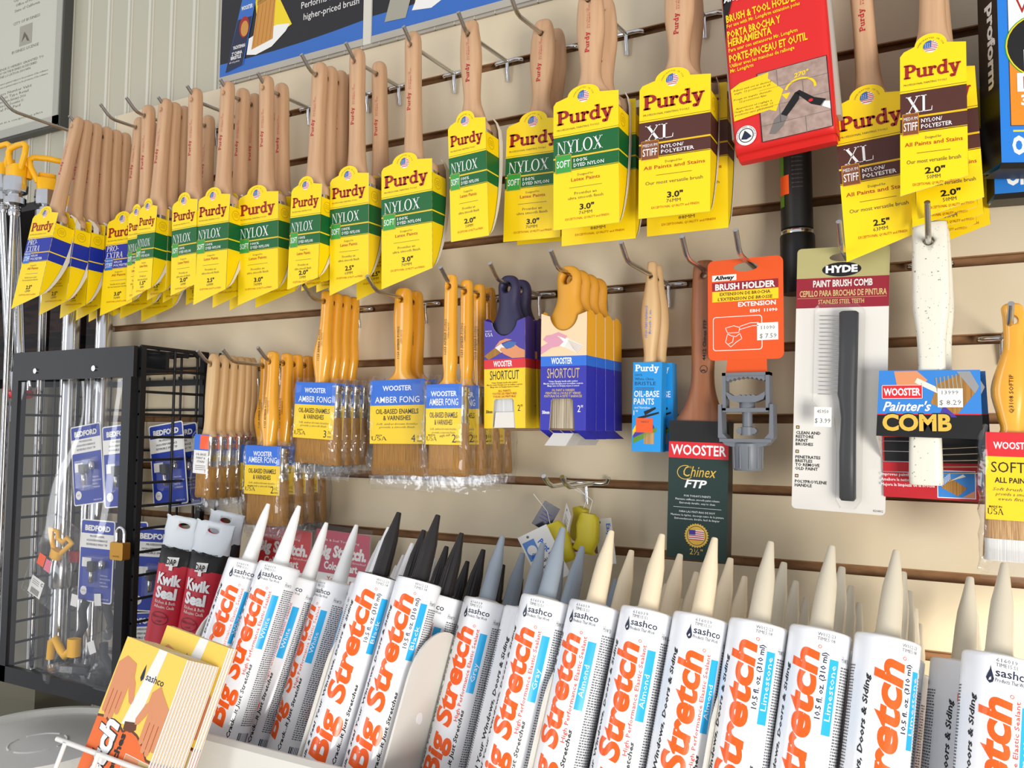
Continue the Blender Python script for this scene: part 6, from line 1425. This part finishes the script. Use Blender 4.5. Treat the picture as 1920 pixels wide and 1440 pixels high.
# ------------------------------------------------------------------ signs and the framed certificate above
def sign(x0, x1, art, label):
    t = thing('brush_sign', label, 'sign', (x0, .0, 1.783), group='blue and black brush signs')
    w = x1 - x0; h = .21; k = MB(); k.box(0, w, -.004, 0, 0, h, 'sign_black'); y1 = -.0042; y2 = -.0044; y3 = -.0046; y4 = -.0048; y5 = -.0050
    c0, c1 = (.026, .032) if art == 0 else (.034, .075)
    curve = [(0, c0)] + [(w * u, c0 + (c1 - c0) * u * u - .003 * math.sin(math.pi * u)) for u in (.2, .4, .6, .8)] + [(w, c1)]
    k.poly([(0, 0), (w, 0)] + curve[::-1], y1, 'sign_blue')
    if art == 0:
        k.poly([(.060, .20), (.085, .035), (.150, .058), (.118, .115), (.115, .20)], y2, 'sign_yellow'); k.poly([(.058, .030), (.078, .026), (.110, .032), (.138, .050), (.146, .060), (.120, .064), (.080, .060), (.062, .055)], y2 - .00005, 'price')
        k.poly([(.068, .036), (.112, .044), (.116, .112), (.079, .104)], y3, 'sign_wood'); k.poly([(.078, .104), (.117, .112), (.119, .132), (.079, .124)], y3 - .0001, 'bristle'); k.poly([(.079, .124), (.119, .131), (.118, .140), (.100, .150), (.092, .146), (.076, .15), (.070, .20), (.060, .20), (.068, .14)], y4, 'navy_print')
        for i in range(5): stroke(k, [(.072 + .0085 * i, .040 + .001 * i), (.082 + .008 * i, .103 + .001 * i)], .0007, y3 - .00005, 'redbrown')
        for zz in (.108, .113): stroke(k, [(.079, zz - .002), (.117, zz + .006)], .0009, y4, 'sign_wood')
        k.poly([(.014, .010), (.052, .016), (.076, .120), (.046, .122)], y4 - .0001, 'sign_blue'); k.poly([(.014, .010), (.050, .016), (.068, .090), (.038, .090)], y5 - .0001, 'navy_print')
        k.disc(.052, .076, .0105, y5 - .0002, 'red_print', .017); k.disc(.053, .073, .0080, y5 - .0003, 'sign_wood', .0125)
        text(k, 'WOOSTER', .057, .1035, .0060, 'price', w=.024, y=y5 - .0002, bold=.03); text(k, 'YACHTSMAN', .042, .044, .0050, 'price', w=.026, y=y5 - .0002, bold=.03); text(k, '2" CHINA', .038, .0345, .0050, 'price', w=.022, y=y5 - .0002, bold=.03); text(k, 'BRISTLE', .036, .0280, .0050, 'price', w=.022, y=y5 - .0002, bold=.03); text(k, 'all oil paints', .033, .0225, .0030, 'price', w=.022, y=y5 - .0002, res=1)
        text(k, 'Performs like a much', .168, .0770, .0098, 'price', w=.114, align='l', y=y2); text(k, 'higher-priced brush', .173, .0585, .0098, 'price', w=.104, align='l', y=y2)
    else:
        k.poly([(.10, .20), (.072, .030), (.120, .052), (.142, .115), (.142, .20)], y2, 'sign_yellow'); k.poly([(.068, .026), (.10, .022), (.150, .044), (.176, .072), (.150, .080), (.085, .060)], y2 - .00005, 'price')
        k.poly([(.092, .042), (.142, .052), (.146, .110), (.100, .102)], y3, 'sign_purple')
        for i in range(6): stroke(k, [(.095 + .0085 * i, .046 + .001 * i), (.103 + .0082 * i, .102 + .001 * i)], .0007, y3 - .00005, 'violet')
        k.poly([(.100, .102), (.146, .110), (.150, .135), (.104, .128)], y3 - .0001, 'ferrule'); k.poly([(.022, .020), (.058, .018), (.088, .115), (.052, .12)], y4, 'sign_grey'); k.disc(.060, .082, .0080, y5, 'navy_print', .0095); k.disc(.060, .082, .0055, y5 - .0001, 'sign_grey', .0065)
        text(k, '2"', .050, .050, .0080, 'grey_text', y=y5, shear=.2)
        text(k, 'Long-lasting brush for all paints', .20, .110, .0105, 'price', w=.17, align='l', y=y2)
    k.build('printed_face', t)
    k = MB(); k.box(0, w, -.0062, -.0055, -.006, .004, 'film_grey'); k.build('ledge', t)
    return t
sign(-1.003, -.717, 0, 'blue and black sign with yellow brush picture above the top hooks, left one')
sign(-.702, -.20, 1, 'blue and black sign with purple brush picture above the top hooks, right one')
k = MB(); k.box(-.7165, -.7025, -.006, .002, 1.777, 1.993, 'bead_line'); struct('trim_3', k)
k = MB(); k.box(-1.003, -.20, -.0035, .001, 1.7735, 1.7825, 'film_grey')
for i in range(26): k.box(-1.0 + i * .031, -.999 + i * .031, -.0042, .001, 1.7735, 1.7825, 'bead_line')
struct('trim_4', k)
t = thing('framed_certificate', 'silver-framed paper certificate on the wall at top left', 'picture frame', (-1.690, .012, 1.788))
w, h = .272, .36
k = MB(); k.box(0, w, -.004, .004, 0, h, 'frame_dk'); k.box(.002, w - .002, -.014, -.003, 0, .016, 'frame'); k.box(.002, w - .002, -.014, -.003, h - .016, h, 'frame'); k.box(.002, .018, -.014, -.003, .0, h, 'frame'); k.box(w - .018, w - .002, -.014, -.003, 0, h, 'frame'); k.box(w - .002, w + .003, -.012, .004, -.004, h, 'frame_dk'); k.box(0, w, -.012, .004, -.004, .0, 'frame_dk'); k.build('frame', t)
k = MB(); k.rect(.018, w - .018, .016, h - .016, -.0045, 'paper'); yq = -.0047; q0 = len(k.v)
k.rect(.125, .165, .205, .245, yq, 'sign_grey'); k.poly([(.132, .212), (.140, .232), (.150, .222), (.158, .210), (.150, .212), (.144, .222)], yq - .0001, 'grey_print')
for zz, q, ww in ((.300, 'City Clerk of Business', .09), (.289, 'Office of Finance', .075), (.278, 'State of California', .08), (.252, 'CITY OF BUSINESS', .085), (.195, 'BUSINESS LICENSE', .085)): text(k, q, .145, zz, .0055, 'grey_print', w=ww, y=yq, res=1)
for i, q in enumerate(('LICENSE IS HEREBY GRANTED TO', 'CARRY ON THE BUSINESS AS DESCRIBED', 'AT THE LOCATION SHOWN')): text(k, q, .050, .168 - i * .0075, .0045, 'grey_print', w=.155 - .02 * i, align='l', y=yq, res=1)
for i in range(2): text(k, 'This license is granted subject to the provisions of the ordinance', .050, .139 - i * .007, .0036, 'grey_print', w=.17, align='l', y=yq, res=1)
for i, q in enumerate(('License Number Valid', 'Business Type Retail', 'Effective Date January 2016', 'Expiration Date December 31', 'Total Fee Paid')): text(k, q, .050, .118 - i * .0080, .0050, 'grey_print', w=.12 - .008 * i, align='l', y=yq, res=1)
text(k, 'Post in a conspicuous place', .060, .060, .0040, 'grey_print', w=.15, align='l', y=yq, res=1)
k.v = k.v[:q0] + [(x_, y_, z_ - .026) for x_, y_, z_ in k.v[q0:]]; k.build('certificate', t)
k = MB(); k.rect(.018, w - .018, .016, h - .016, -.0085, 'picture_glass'); k.build('glass', t)
